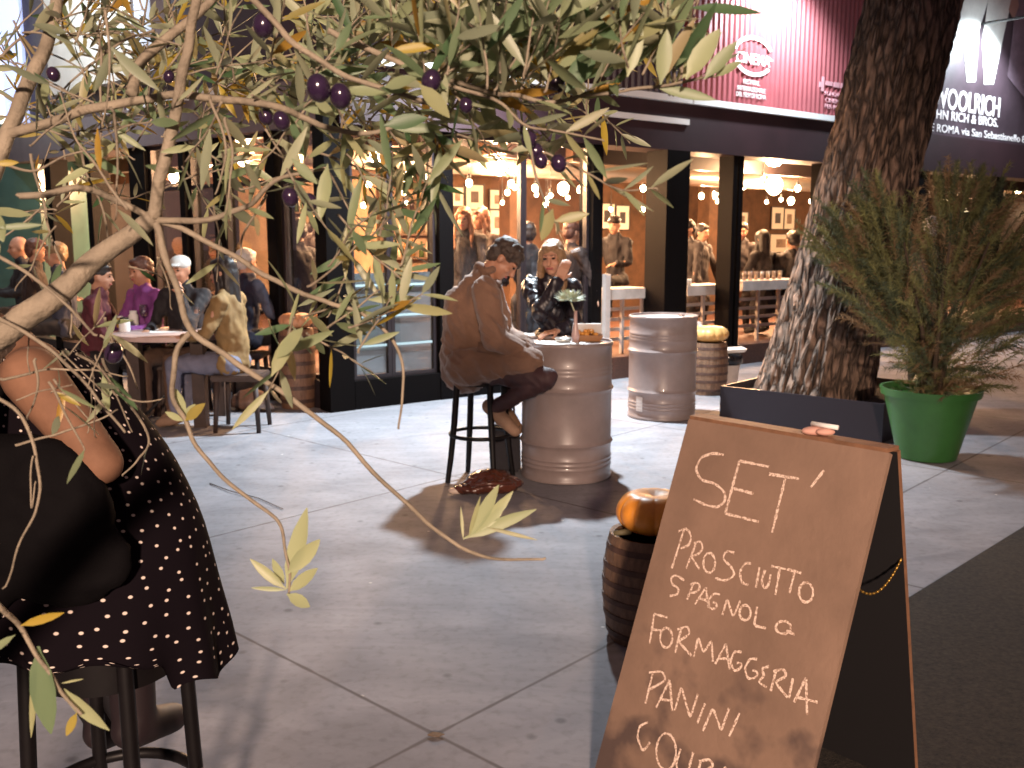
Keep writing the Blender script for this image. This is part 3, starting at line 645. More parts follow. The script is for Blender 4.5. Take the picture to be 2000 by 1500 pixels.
# ------------------------------------------------------------------ barrels and pumpkins
def barrel(c, R, h, label, m, mh, belly=.12):
    t = thing('wooden_barrel', c, label, 'barrel', 'small wooden barrels')
    n = 72; pr = [(R * (1 + belly * (1 - (2 * k / 14 - 1) ** 2)), .003 + h * k / 14) for k in range(15)]
    pr = [(R - .02, .003)] + pr + [(R - .018, h), (R - .018, h - .02)]
    M = MB(); M.lathe(pr, c, n, lambda a, z: 1 - (.012 if int(round(a / (2 * math.pi) * n)) % 4 == 0 else 0)); obj('stave_body', M, m, t, True, 30)
    M = MB(); M.lathe([(R - .019, h - .018), (0, h - .018)], c, 36); obj('barrel_head', M, m, t)
    for f in (.10, .27, .42, .58, .73, .90):
        M = MB(); g = lambda z: R * (1 + belly * (1 - (2 * z - 1) ** 2))
        M.lathe([(g(f - .025) + .0005, h * (f - .025)), (g(f - .025) + .003, h * (f - .025)), (g(f + .025) + .003, h * (f + .025)), (g(f + .025) + .0005, h * (f + .025))], c, 60); obj('hoop', M, mh, t, True, 30)
    return t
M_oak = mat('weathered_oak', (0.15, 0.085, 0.05), .6, var=.45, scale=12, stretch=(4, 4, 1), bump=.3, bscale=50)
M_hoop = mat('rusty_hoop', (0.075, 0.040, 0.030), .6, .2, var=.4, scale=20)
B1 = G(1268, 1240); B1.z = 0
b1h = D(1268, 1040, B1.y).z
barrel(B1, .158, b1h, 'small dark wooden barrel under the orange pumpkin beside the chalkboard', M_oak, M_hoop, .16)
B2 = V((2.17, 10.3, 0)); B2 = D(1383, 735, 9.35); B2.z = 0
B2h = D(1383, 668, B2.y).z
barrel(B2, .17, B2h, 'small wooden barrel behind the second drum', M_oak, M_hoop)
B3 = G(583, 795); B3h = D(583, 642, B3.y).z
barrel(B3, .15, B3h, 'tall slim wooden barrel at the pavilion corner behind the leaves', mat('brown_oak', (.16, .08, .045), .6, var=.4, scale=10, stretch=(4, 4, 1)), M_hoop, .10)
M_pump = mat('pumpkin_skin', (0.90, 0.32, 0.04), .38, var=.25, scale=9, bump=.1, bscale=40)
M_pump2 = mat('pale_pumpkin_skin', (0.62, 0.36, 0.12), .45, var=.25, scale=9)
M_stalk = mat('dry_stalk', (.12, .10, .05), .7)
def pumpkin(c, R, h, label, m, stalk=True, ribs=11):
    t = thing('pumpkin', c, label, 'pumpkin', 'pumpkins on the barrels')
    M = MB(); pr = []
    for k in range(25):
        a = -math.pi / 2 + math.pi * k / 24; r = R * max(.02, math.cos(a)) ** .72; z = h / 2 * (1 + math.sin(a))
        if k > 19: z -= h * .13 * ((k - 19) / 5) ** 1.5
        pr.append((r if k not in (0,) else R * .2, z))
    M.lathe(pr, c, 132, lambda a, z: 1 - .075 * (1 - abs(math.sin(a * ribs / 2)) ** .45)); obj('rind', M, m, t, True)
    if stalk: M = MB(); M.tube([c + V((0, 0, h * .84)), c + V((.006, 0, h * .95)), c + V((.025, .01, h * 1.06))], [.017, .012, .014], 8); obj('stalk', M, M_stalk, t, True)
    return t
pumpkin(B1 + V((0.008, 0, b1h)), .145, .165, 'bright orange ribbed pumpkin on the barrel by the chalkboard', M_pump, False)
M = MB(); p = B1 + V((-.115, -.05, b1h)); M.tube([p + V((-.035, -.01, .016)), p + V((.03, .0, .02))], [.010, .013], 8)
tag(obj('broken_stalk', M, M_stalk, smooth=True), 'short dark dry stalk lying on the barrel rim beside the orange pumpkin', 'stalk')
pumpkin(B2 + V((0, 0, B2h)), .19, .17, 'pale yellow flattened pumpkin on the barrel behind the second drum', M_pump2, False, 13)
pumpkin(B3 + V((0, 0, B3h)), .155, .15, 'dull orange pumpkin on the tall barrel at the pavilion corner', mat('dull_pumpkin', (.5, .24, .12), .5, var=.2), True)
p = D(1365, 632, 9.75); pb = V((p.x, p.y, 0))
# white chair back showing over the pale pumpkin
t = thing('white_chair', pb, 'white moulded chair whose rounded back shows behind the second drum', 'chair')
M = MB(); M.ell(pb + V((0, .05, .62)), (.055, .016, .065), sub=3); obj('backrest', M, M_cnt, t, True)
M = MB(); M.ell(pb + V((0, -.17, .44)), (.22, .21, .03), sub=3); obj('seat', M, M_white, t, True)
for ax, ay in ((-.15, .02), (.15, .02), (-.15, -.3), (.15, -.3)):
    M = MB(); M.tube([pb + V((ax, ay, .43)), pb + V((ax * 1.2, ay * 1.1, .0))], .012, 8); obj('leg', M, M_white, t, True)
# waste bin
p = G(1420, 727); p = D(1420, 727, 9.7); p.z = 0
t = thing('waste_bin', p, 'white waste bin with a black liner and pale tray on top', 'bin')
M = MB(); M.lathe([(.10, .002), (.135, .30), (.14, .30), (.13, .31)], p, 28); obj('bin_body', M, M_cnt, t, True, 40)
M = MB(); M.lathe([(.137, .25), (.150, .27), (.155, .34), (.14, .37), (.12, .36)], p, 28, lambda a, z: 1 + .07 * noise.noise(V((math.cos(a) * 4, math.sin(a) * 4, z * 20)))); obj('bin_liner', M, mat('black_plastic', (.012, .012, .014), .2), t, True)
M = MB(); M.hexa([p + V(q) for q in ((-.13, -.1, .365), (.15, -.1, .385), (.15, .1, .385), (-.13, .1, .365), (-.15, -.12, .40), (.17, -.12, .42), (.17, .12, .42), (-.15, .12, .40))]); obj('tray', M, M_paper, t)

# ------------------------------------------------------------------ chalkboard
BH = 1.0
TL, TR = Hh(1345, 818, BH), Hh(1738, 885, BH)
bw = (TR - TL); BW = bw.length; bw.normalize(); bn = V((bw.y, -bw.x, 0)); bn = -bn if bn.y > 0 else bn
LEAN = math.radians(22); bd = bn * math.sin(LEAN) - V((0, 0, 1)) * math.cos(LEAN); bl = BH / math.cos(LEAN)
fnrm = (bn * math.cos(LEAN) + V((0, 0, 1)) * math.sin(LEAN)).normalized()
def board_mat():
    m = mat('brown_chalkboard', (0.245, 0.158, 0.112), .6, var=.22, scale=3.5, bump=.12, bscale=70, stretch=(1, 1, .8)); N, L = nodes(m)
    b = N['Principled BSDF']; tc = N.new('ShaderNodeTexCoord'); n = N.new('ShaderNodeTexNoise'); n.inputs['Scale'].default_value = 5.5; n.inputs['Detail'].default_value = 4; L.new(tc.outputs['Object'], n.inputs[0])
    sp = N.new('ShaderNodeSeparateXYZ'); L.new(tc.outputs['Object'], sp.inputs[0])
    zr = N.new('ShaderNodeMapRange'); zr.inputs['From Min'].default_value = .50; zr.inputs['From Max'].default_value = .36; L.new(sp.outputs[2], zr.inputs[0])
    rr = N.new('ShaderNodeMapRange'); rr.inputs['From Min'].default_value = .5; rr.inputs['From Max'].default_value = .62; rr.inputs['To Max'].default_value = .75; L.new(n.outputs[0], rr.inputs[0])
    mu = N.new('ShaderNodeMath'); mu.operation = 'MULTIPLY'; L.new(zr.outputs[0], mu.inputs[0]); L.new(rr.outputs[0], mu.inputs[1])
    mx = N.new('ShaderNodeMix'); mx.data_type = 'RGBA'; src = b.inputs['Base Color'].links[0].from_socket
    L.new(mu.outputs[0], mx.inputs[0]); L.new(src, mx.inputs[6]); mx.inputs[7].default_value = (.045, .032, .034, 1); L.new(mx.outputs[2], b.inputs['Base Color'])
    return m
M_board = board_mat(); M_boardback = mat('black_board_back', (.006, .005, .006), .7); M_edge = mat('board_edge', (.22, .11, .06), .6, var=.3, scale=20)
ab = thing('chalkboard', (TL + TR) / 2 * 1 - V((0, 0, BH)), 'brown sandwich board chalked with the menu in the foreground', 'chalkboard')
th = .016
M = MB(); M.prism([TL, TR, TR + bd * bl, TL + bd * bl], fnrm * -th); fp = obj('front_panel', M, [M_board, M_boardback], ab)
for poly in fp.data.polygons:
    if poly.normal.dot(fnrm) < -.9: poly.material_index = 1
off = bn * -.055; bd2 = -bn * math.sin(LEAN * .62) - V((0, 0, 1)) * math.cos(LEAN * .62); bl2 = BH / math.cos(LEAN * .62)
f2 = (-bn * math.cos(LEAN * .62) + V((0, 0, 1)) * math.sin(LEAN * .62)).normalized()
M = MB(); M.prism([TL + off, TR + off, TR + off + bd2 * bl2, TL + off + bd2 * bl2], f2 * -th); bp_ = obj('back_panel', M, [M_boardback, M_edge], ab)
for poly in bp_.data.polygons:
    if abs(poly.normal.dot(f2)) < .5: poly.material_index = 1
M = MB(); M.prism([TL - V((0, 0, .0)) + bw * .004, TR - bw * .004, TR + off * 1.0 - bw * .004, TL + off + bw * .004], V((0, 0, .010))); obj('top_rail', M, M_edge, ab)
# chain between the panels
ca = TR + bd * .335 - bw * .006 - fnrm * .02; cb = TR + off + bd2 * .29 - bw * .006
M = MB(); prev = None
for k in range(25):
    f = k / 24; q = ca.lerp(cb, f) - V((0, 0, .05 * 4 * f * (1 - f)))
    if prev is not None: M.tube([prev, q], .0034 if k % 2 else .0022, 6)
    prev = q
obj('chain', M, mat('brass_chain', (.45, .27, .06), .35, .8), ab, True)
def onboard(zx, zy):
    r = ray(1150 + zx / 2.1424, 800 + zy / 2.1429); t = (TL - CAMP).dot(fnrm) / r.dot(fnrm); return CAMP + r * t
M_chalk = bpy.data.materials.new('chalk'); M_chalk.use_nodes = True
N, L = nodes(M_chalk); b = N['Principled BSDF']; b.inputs['Roughness'].default_value = .9
tc = N.new('ShaderNodeTexCoord'); nz = N.new('ShaderNodeTexNoise'); nz.inputs['Scale'].default_value = 230; nz.inputs['Detail'].default_value = 3; L.new(tc.outputs['Object'], nz.inputs[0])
r = N.new('ShaderNodeValToRGB'); e = r.color_ramp.elements; e[0].position = .36; e[0].color = (.30, .18, .12, 1); e[1].position = .54; e[1].color = (.85, .66, .54, 1); L.new(nz.outputs[0], r.inputs[0]); L.new(r.outputs[0], b.inputs['Base Color'])
def circ(cx, cy, rx, ry, a0=100, a1=470): return [(cx + rx * math.cos(math.radians(a)), cy - ry * math.sin(math.radians(a))) for a in range(a0, a1 + 1, 18)]
STR = [  # line 1: SET'
 [(565, 190), (520, 182), (470, 200), (447, 250), (470, 295), (530, 310), (570, 345), (572, 385), (540, 410), (490, 400), (440, 375)],
 [(632, 215), (612, 285), (572, 435)], [(632, 215), (755, 240)], [(605, 330), (690, 352)], [(572, 435), (712, 470)], [(755, 270), (880, 290)], [(825, 280), (795, 400), (768, 515)], [(985, 255), (930, 325)],
 # PROSCIUTTO
 [(400, 500), (372, 590), (348, 665)], [(375, 510), (410, 495), (432, 530), (420, 570), (385, 580)], [(452, 555), (408, 665)], [(440, 560), (470, 548), (480, 580), (455, 610), (425, 610), (465, 668)],
 circ(505, 642, 25, 42), [(610, 600), (575, 590), (560, 625), (600, 660), (612, 695), (570, 718), (530, 705)], [(680, 645), (655, 640), (632, 680), (640, 725), (668, 735)], [(715, 660), (700, 745)],
 [(738, 672), (722, 720), (735, 752), (752, 740), (762, 690)], [(765, 655), (825, 668)], [(800, 665), (782, 775)], [(830, 668), (890, 685)], [(862, 680), (840, 768)], circ(910, 765, 30, 42),
 # SPAGNOLO
 [(400, 715), (365, 690), (342, 705), (350, 735), (378, 745), (375, 775), (340, 780)], [(440, 725), (412, 795)], [(425, 735), (455, 720), (470, 745), (445, 770), (422, 765)],
 [(490, 745), (445, 815)], [(490, 745), (503, 830)], [(462, 790), (500, 800)], [(550, 775), (525, 765), (500, 800), (505, 835), (535, 835), (540, 810), (520, 805)], [(560, 860), (580, 790), (605, 870), (635, 800)],
 circ(655, 850, 24, 32), [(705, 825), (692, 905), (742, 915)], circ(815, 912, 32, 27), [(828, 925), (862, 942)],
 # FORMAGGERIA
 [(275, 855), (255, 980)], [(275, 855), (330, 870)], [(262, 920), (310, 925)], circ(325, 955, 26, 42), [(388, 915), (362, 1018)], [(372, 920), (415, 905), (425, 940), (375, 970), (430, 1030)],
 [(440, 1035), (460, 950), (480, 1020), (515, 965), (520, 1055)], [(575, 980), (530, 1065)], [(575, 980), (590, 1088)], [(545, 1040), (590, 1045)],
 [(640, 1015), (610, 1010), (592, 1055), (610, 1098), (638, 1082), (645, 1060), (620, 1060)], [(705, 1045), (675, 1040), (652, 1085), (668, 1130), (703, 1122), (710, 1095), (685, 1092)],
 [(755, 1075), (720, 1085), (738, 1112), (708, 1140), (745, 1162)], [(785, 1090), (762, 1178)], [(772, 1095), (818, 1085), (830, 1115), (780, 1140), (832, 1205)], [(855, 1125), (838, 1208)],
 [(910, 1122), (860, 1225)], [(910, 1122), (914, 1278)], [(868, 1202), (958, 1225)],
 # PANINI
 [(268, 1105), (238, 1230)], [(252, 1100), (310, 1095), (325, 1132), (255, 1172)], [(340, 1132), (282, 1248)], [(340, 1132), (350, 1262)], [(302, 1213), (348, 1218)],
 [(360, 1262), (388, 1160), (425, 1290), (458, 1190)], [(487, 1230), (455, 1312)], [(478, 1345), (520, 1248), (555, 1345), (588, 1250)], [(632, 1270), (588, 1368)],
 # GOURMET
 [(248, 1308), (212, 1325), (204, 1370), (225, 1430), (246, 1412), (256, 1392)], circ(325, 1432, 42, 78), [(385, 1420), (366, 1480), (380, 1540), (412, 1530), (438, 1435)],
 [(470, 1468), (448, 1560)], [(462, 1472), (508, 1462), (525, 1492), (472, 1515), (520, 1570)], [(548, 1580), (572, 1492), (592, 1560), (630, 1505), (632, 1600)],
 [(690, 1520), (660, 1610)], [(690, 1520), (735, 1532)], [(675, 1565), (715, 1572)], [(660, 1610), (708, 1622)], [(745, 1535), (810, 1552)], [(780, 1545), (758, 1640)]]
M = MB()
for st in STR:
    pts = []
    for (x0, y0), (x1, y1) in zip(st, st[1:]):
        n = max(2, int(math.hypot(x1 - x0, y1 - y0) / 9))
        pts += [(x0 + (x1 - x0) * k / n, y0 + (y1 - y0) * k / n) for k in range(n)]
    pts.append(st[-1])
    # soften corners a little
    for _ in range(2): pts = [pts[0]] + [tuple((pts[i - 1][j] + 2 * pts[i][j] + pts[i + 1][j]) / 4 for j in (0, 1)) for i in range(1, len(pts) - 1)] + [pts[-1]]
    P = [onboard(*q) + fnrm * .0012 for q in pts]; pv = None
    for i, q in enumerate(P):
        d = (P[min(i + 1, len(P) - 1)] - P[max(i - 1, 0)]).normalized(); s_ = d.cross(fnrm) * (.0036 if st in STR[:8] else .0031) * random.uniform(.65, 1.3)
        c = (q - s_, q + s_)
        if pv: M.poly([pv[0], pv[1], c[1], c[0]])
        pv = c
obj('chalk_writing', M, M_chalk, ab)
q = TL.lerp(TR, .67) + bn * -.03 + V((0, 0, .012))
t = thing('chalk_holder', q, 'white chalk stick and pink cloth lying on top of the chalkboard', 'chalk')
M = MB(); M.tube([q + bw * -.03 + V((0, 0, .024)), q + bw * .045 + V((0, 0, .024))], .0065, 8); obj('chalk_stick', M, M_paper, t, True)
M = MB(); M.ell(q + V((0, 0, .006)) + bw * -.02, (.035, .018, .012)); M.ell(q + V((0, 0, .008)) + bw * .01, (.025, .015, .010)); obj('cloth', M, mat('pink_cloth', (.6, .33, .26), .8), t, True)

# ------------------------------------------------------------------ pine trunk in its steel planter
BL_, BR_ = G(1405, 822), G(1722, 866)
px_ = (BR_ - BL_); px_.z = 0; pl = px_.length; pxd = px_.normalized(); pyd = V((-pxd.y, pxd.x, 0)); ph = .30
t = thing('planter', BL_, 'low square black steel planter around the leaning pine trunk', 'planter')
pf = lambda a, d, z: BL_ + pxd * a + pyd * d + V((0, 0, z))
M = MB(); M.box(0, pl, 0, .02, 0, ph, pf); M.box(0, pl, pl - .02, pl, 0, ph, pf); M.box(0, .02, .021, pl - .021, 0, ph, pf); M.box(pl - .02, pl, .021, pl - .021, 0, ph, pf); obj('planter_wall', M, mat('black_steel', (.016, .011, .016), .45), t)
M = MB(); M.box(.021, pl - .021, .021, pl - .021, .01, ph - .07, pf); obj('soil', M, mat('dark_soil', (.03, .02, .014), .95, var=.5, scale=40, bump=.6), t)
tc0 = D(1580, 806, 7.95); T0 = V((tc0.x, tc0.y, .12)); T1 = D(1785, 0, 8.05); T2 = T1 + (T1 - T0) * .8
pine = thing('pine_tree', V((T0.x, T0.y, 0)), 'thick leaning pine trunk with deeply furrowed bark', 'tree')
M = MB(); rows = 210; nn = 220; rings = []
for i in range(rows + 1):
    f = i / rows; c = T0.lerp(T1, min(f * 1.8, 1.8)) if True else None
    c = T0 + (T1 - T0) * (f * 1.8); R = .385 + .10 * math.exp(-f * 9) - .05 * f
    ring = []
    for k in range(nn):
        a = 2 * math.pi * k / nn; cx, sy_ = math.cos(a), math.sin(a)
        q = V((cx * 3.6, sy_ * 3.6, f * 5.4)); wob = noise.noise(q * .9)
        v1 = noise.noise(V((cx * 10 + wob * .8, sy_ * 10, f * 9 + wob))); v2 = noise.noise(V((cx * 22, sy_ * 22, f * 40)))
        ridge = 1 - abs(v1) * 2.2; ridge = max(-.4, ridge)
        r_ = R * (1 + .02 * wob) + .046 * (ridge - .4) + .014 * v2
        ring.append(M.bm.verts.new(c + V((cx * r_, sy_ * r_, 0))))
    rings.append(ring)
for A, B in zip(rings, rings[1:]):
    for k in range(nn): M.bm.faces.new((A[k], A[(k + 1) % nn], B[(k + 1) % nn], B[k]))
def bark_mat():
    m = mat('pine_bark', (0.22, 0.145, 0.105), .9, var=.6, scale=14, stretch=(1, 1, .3), bump=.6, bscale=55); N, L = nodes(m); b = N['Principled BSDF']
    tc = N.new('ShaderNodeTexCoord'); mp = N.new('ShaderNodeMapping'); mp.inputs['Scale'].default_value = (15, 15, 3.6); mp.inputs['Rotation'].default_value = (0, math.radians(-8), 0); L.new(tc.outputs['Object'], mp.inputs[0])
    nz = N.new('ShaderNodeTexNoise'); nz.inputs['Scale'].default_value = 1.2; L.new(mp.outputs[0], nz.inputs[0]); ad_ = N.new('ShaderNodeMix'); ad_.data_type = 'RGBA'; ad_.blend_type = 'ADD'; ad_.inputs[0].default_value = .8; L.new(mp.outputs[0], ad_.inputs[6]); L.new(nz.outputs['Color'], ad_.inputs[7])
    v = N.new('ShaderNodeTexVoronoi'); v.feature = 'DISTANCE_TO_EDGE'; v.inputs['Scale'].default_value = 1.0; L.new(ad_.outputs[2], v.inputs[0])
    r = N.new('ShaderNodeMapRange'); r.inputs['From Min'].default_value = .0; r.inputs['From Max'].default_value = .22; r.inputs['To Min'].default_value = .22; L.new(v.outputs['Distance'], r.inputs[0])
    mu = N.new('ShaderNodeMix'); mu.data_type = 'RGBA'; mu.blend_type = 'MULTIPLY'; mu.inputs[0].default_value = 1; src = b.inputs['Base Color'].links[0].from_socket; L.new(src, mu.inputs[6]); L.new(r.outputs[0], mu.inputs[7]); L.new(mu.outputs[2], b.inputs['Base Color'])
    bp = N.new('ShaderNodeBump'); bp.inputs['Strength'].default_value = 1; bp.inputs['Distance'].default_value = .03; L.new(r.outputs[0], bp.inputs['Height']); old = b.inputs['Normal'].links[0].from_socket; L.new(old, bp.inputs['Normal']); L.new(bp.outputs[0], b.inputs['Normal'])
    return m
obj('trunk', M, bark_mat(), pine, True)
M_pineleaf = mat('pine_needles', (.03, .05, .02), .7, var=.4, scale=6)
M = MB(); topc = T0 + (T1 - T0) * 1.8
for k in range(7):
    a = k * .9; M.tube([topc - V((0, 0, .6)), topc + V((math.cos(a) * .8, math.sin(a) * .8, .5)), topc + V((math.cos(a) * 2.2, math.sin(a) * 2.2, 1.3))], [.16, .1, .03], 8)
obj('limbs', M, mat('limb_bark', (.13, .08, .05), .9), pine, True)
M = MB()
for k in range(900):
    a = random.uniform(0, 6.28); r = 2.8 * math.sqrt(random.random()); q = topc + V((math.cos(a) * r, math.sin(a) * r, 1.3 + random.uniform(-.4, .7) * (1.2 - r / 3)))
    for j in range(5):
        d = V((random.gauss(0, 1), random.gauss(0, 1), random.uniform(-.2, 1))).normalized(); s_ = d.cross(V((.3, .5, .8))).normalized() * .012; M.poly([q - s_, q + s_, q + d * .22])
obj('crown', M, M_pineleaf, pine)

# ------------------------------------------------------------------ green pot with feathery shrub
PC = G(1830, 905); PC.y += .17; PC.z = 0
pt = thing('potted_shrub', PC, 'bushy feathery evergreen in a bright green plastic pot', 'potted plant')
PH = .50
M = MB(); M.lathe([(.185, .003), (.195, .01), (.305, PH - .05), (.325, PH - .05), (.335, PH), (.315, PH), (.29, PH - .06), (0, PH - .06)], PC, 48); obj('pot', M, mat('green_plastic', (0.030, 0.115, 0.028), .35, var=.15, scale=5), pt, True, 40)
M = MB()
for k in range(7): a = k * .9; M.tube([PC + V((.05 * math.cos(a), .05 * math.sin(a), PH - .07)), PC + V((.12 * math.cos(a), .12 * math.sin(a), PH + .4)), PC + V((.34 * math.cos(a), .3 * math.sin(a), PH + 1.0))], [.022, .015, .006], 7)
obj('stems', M, mat('shrub_stem', (.06, .04, .025), .8), pt, True)
M_fea = [mat('feathery_green', (0.16, 0.165, 0.06), .75, var=.5, scale=5), mat('feathery_brown_green', (0.20, 0.13, 0.065), .75, var=.4, scale=5), mat('feathery_dark_green', (0.07, 0.09, 0.045), .8, var=.4, scale=5)]
tips = []
rg = random.Random(3)
MF = MB(); midx = []
def frond(b, tip, m, n=46, ln=.075):
    d = tip - b; L_ = d.length; side = d.cross(V((rg.random() - .5, rg.random() - .5, rg.random()))).normalized(); sag = V((0, 0, -.09 * L_))
    for k in range(n):
        f = (k + 1) / n; q = b.lerp(tip, f) + sag * (f * f) + V((0, 0, .06 * L_ * math.sin(f * 3.1)))
        for s_ in (-1, 1):
            dd = (d.normalized() * .8 + side * s_ * .6 + V((rg.gauss(0, .35), rg.gauss(0, .35), rg.gauss(0, .35)))).normalized(); wv = dd.cross(V((rg.random(), rg.random(), rg.random()))).normalized() * .0026
            l = ln * rg.uniform(.5, 1.25) * (1.15 - .5 * f)
            f_ = MF.bm.faces.new([MF.bm.verts.new(x) for x in (q - wv, q + wv, q + dd * l + V((0, 0, -.012)))]); f_.material_index = m
base = PC + V((0, 0, PH + .08))
for cx, cz, rx, rz, cnt in ((1850, 560, .62, .44, 150), (1715, 430, .38, .34, 80), (1880, 400, .40, .32, 90), (1690, 365, .2, .18, 30), (1970, 470, .36, .40, 80), (1870, 335, .26, .16, 34), (1850, 730, .50, .17, 90), (1690, 540, .36, .32, 70), (1640, 470, .26, .26, 44), (1600, 420, .16, .2, 20), (1930, 340, .2, .12, 20), (2010, 620, .3, .35, 50), (1790, 640, .4, .25, 60)):
    c = D(cx, cy if False else cz, PC.y)
    for k in range(cnt):
        while True:
            q = V((rg.uniform(-1, 1), rg.uniform(-1, 1), rg.uniform(-1, 1)))
            if q.length < 1: break
        tip = c + V((q.x * rx, q.y * rx * .9, q.z * rz)); ax = (tip - base); ax.z = max(ax.z, .1); d = ax.normalized(); L_ = rg.uniform(.22, .42)
        out = (tip - c); d = (d * .75 + V((out.x, out.y, 0)) * .8 + V((0, 0, rg.uniform(-.15, .3)))).normalized()
        frond(tip - d * L_, tip, rg.choices((0, 1, 2), (5, 3, 4))[0])
o = obj('foliage', MF, M_fea, pt)
# things glimpsed behind the shrub
p = D(1815, 740, 8.2); p.z = 0
t = thing('white_sack', p, 'rumpled white sack standing behind the potted shrub', 'sack')
M = MB(); M.ell(p + V((0, 0, .22)), (.13, .12, .24), sub=3); M.ell(p + V((-.03, 0, .5)), (.07, .06, .1), sub=3); solid('sack_body', M, mat('white_sackcloth', (.68, .66, .66), .7), t, .02, 3, .03, (9, 9, 9))

# ------------------------------------------------------------------ people
SKIN = mat('skin', (0.46, 0.24, 0.155), .5, var=.10, scale=14, spec=.4)
SKIN2 = mat('ruddy_skin', (0.42, 0.20, 0.12), .5, var=.12, scale=14)
look_brow = mat('brow', (.13, .07, .045), .7); M_eye = mat('eye', (.02, .015, .012), .2); M_lip = mat('lips', (.36, .10, .09), .45)
def basis(fwd, up=V((0, 0, 1))):
    f = V(fwd).normalized(); r = f.cross(up).normalized(); u_ = r.cross(f).normalized(); return f, r, u_
def head_prims(M, c, fwd, up, k=1.0):
    f, r, u_ = basis(fwd, up); R = Matrix((r, f, u_)).transposed()
    M.ell(c + u_ * .025 * k - f * .012 * k, (.074 * k, .094 * k, .098 * k), R, 3)          # skull
    M.ell(c - u_ * .035 * k + f * .022 * k, (.060 * k, .070 * k, .078 * k), R, 3)          # face
    M.ell(c - u_ * .085 * k + f * .052 * k, (.034 * k, .034 * k, .028 * k), R, 2)          # chin
    M.cap(c + u_ * .01 * k + f * .088 * k, c - u_ * .028 * k + f * .108 * k, .010 * k, .015 * k, 8)   # nose
    M.cap(c + u_ * .028 * k + f * .080 * k - r * .035 * k, c + u_ * .028 * k + f * .080 * k + r * .035 * k, .013 * k, .013 * k, 8)  # brow
    M.cap(c - u_ * .058 * k + f * .078 * k - r * .016 * k, c - u_ * .058 * k + f * .078 * k + r * .016 * k, .013 * k, .013 * k, 8)  # mouth
    for s in (-1, 1):
        M.ell(c - u_ * .008 * k + r * s * .076 * k - f * .008 * k, (.011 * k, .022 * k, .032 * k), R, 2)
        M.ell(c - u_ * .028 * k + f * .060 * k + r * s * .036 * k, (.026 * k, .024 * k, .024 * k), R, 2)
def face_bits(root, c, fwd, up, k=1.0):
    f, r, u_ = basis(fwd, up); R = Matrix((r, f, u_)).transposed(); M = MB()
    for s in (-1, 1): M.ell(c + u_ * .010 * k + f * .083 * k + r * s * .031 * k, (.014 * k, .008 * k, .007 * k), R, 2)
    obj('eyes', M, M_eye, root, True)
    M = MB()
    for s in (-1, 1): M.cap(c + u_ * .031 * k + f * .092 * k + r * s * .016 * k, c + u_ * .033 * k + f * .084 * k + r * s * .046 * k, .0045 * k, .003 * k, 6)
    obj('eyebrows', M, look_brow, root, True)
    M = MB(); M.cap(c - u_ * .058 * k + f * .090 * k - r * .018 * k, c - u_ * .058 * k + f * .090 * k + r * .018 * k, .0075 * k, .0075 * k, 8); obj('lips', M, M_lip, root, True)
def hand_prims(M, wr, d, palm, curl=.5, k=1.0, side=1):
    """wr wrist, d direction of the palm, palm = palm normal; five fingers"""
    d = V(d).normalized(); s = d.cross(V(palm)).normalized() * side; n = V(palm).normalized(); n = (n - d * n.dot(d)).normalized()
    for j in range(4):
        o = (j - 1.5) * .019 * k; M.cap(wr + s * o * .7, wr + d * .085 * k + s * o, .014 * k, .011 * k, 8)
        b = wr + d * .085 * k + s * o; L = (.074, .082, .078, .060)[j] * k; dd = d.copy(); r0 = .0092 * k
        for g, fr in enumerate((.45, .32, .23)):
            ang = curl * (.7, 1.0, .8)[g]; dd = (dd * math.cos(ang) + n * math.sin(ang)).normalized(); e = b + dd * L * fr
            M.cap(b, e, r0, r0 * .9, 8); b = e; r0 *= .9
    tb = wr + d * .025 * k - s * .028 * k; t1 = tb + (d * .7 - s * .6 + n * .35).normalized() * .045 * k; t2 = t1 + (d * .9 - s * .1 + n * .5).normalized() * .032 * k
    M.cap(tb, t1, .013 * k, .011 * k, 8); M.cap(t1, t2, .011 * k, .008 * k, 8)
def loft(centers, rx, ry, ax, n=28):
    pass
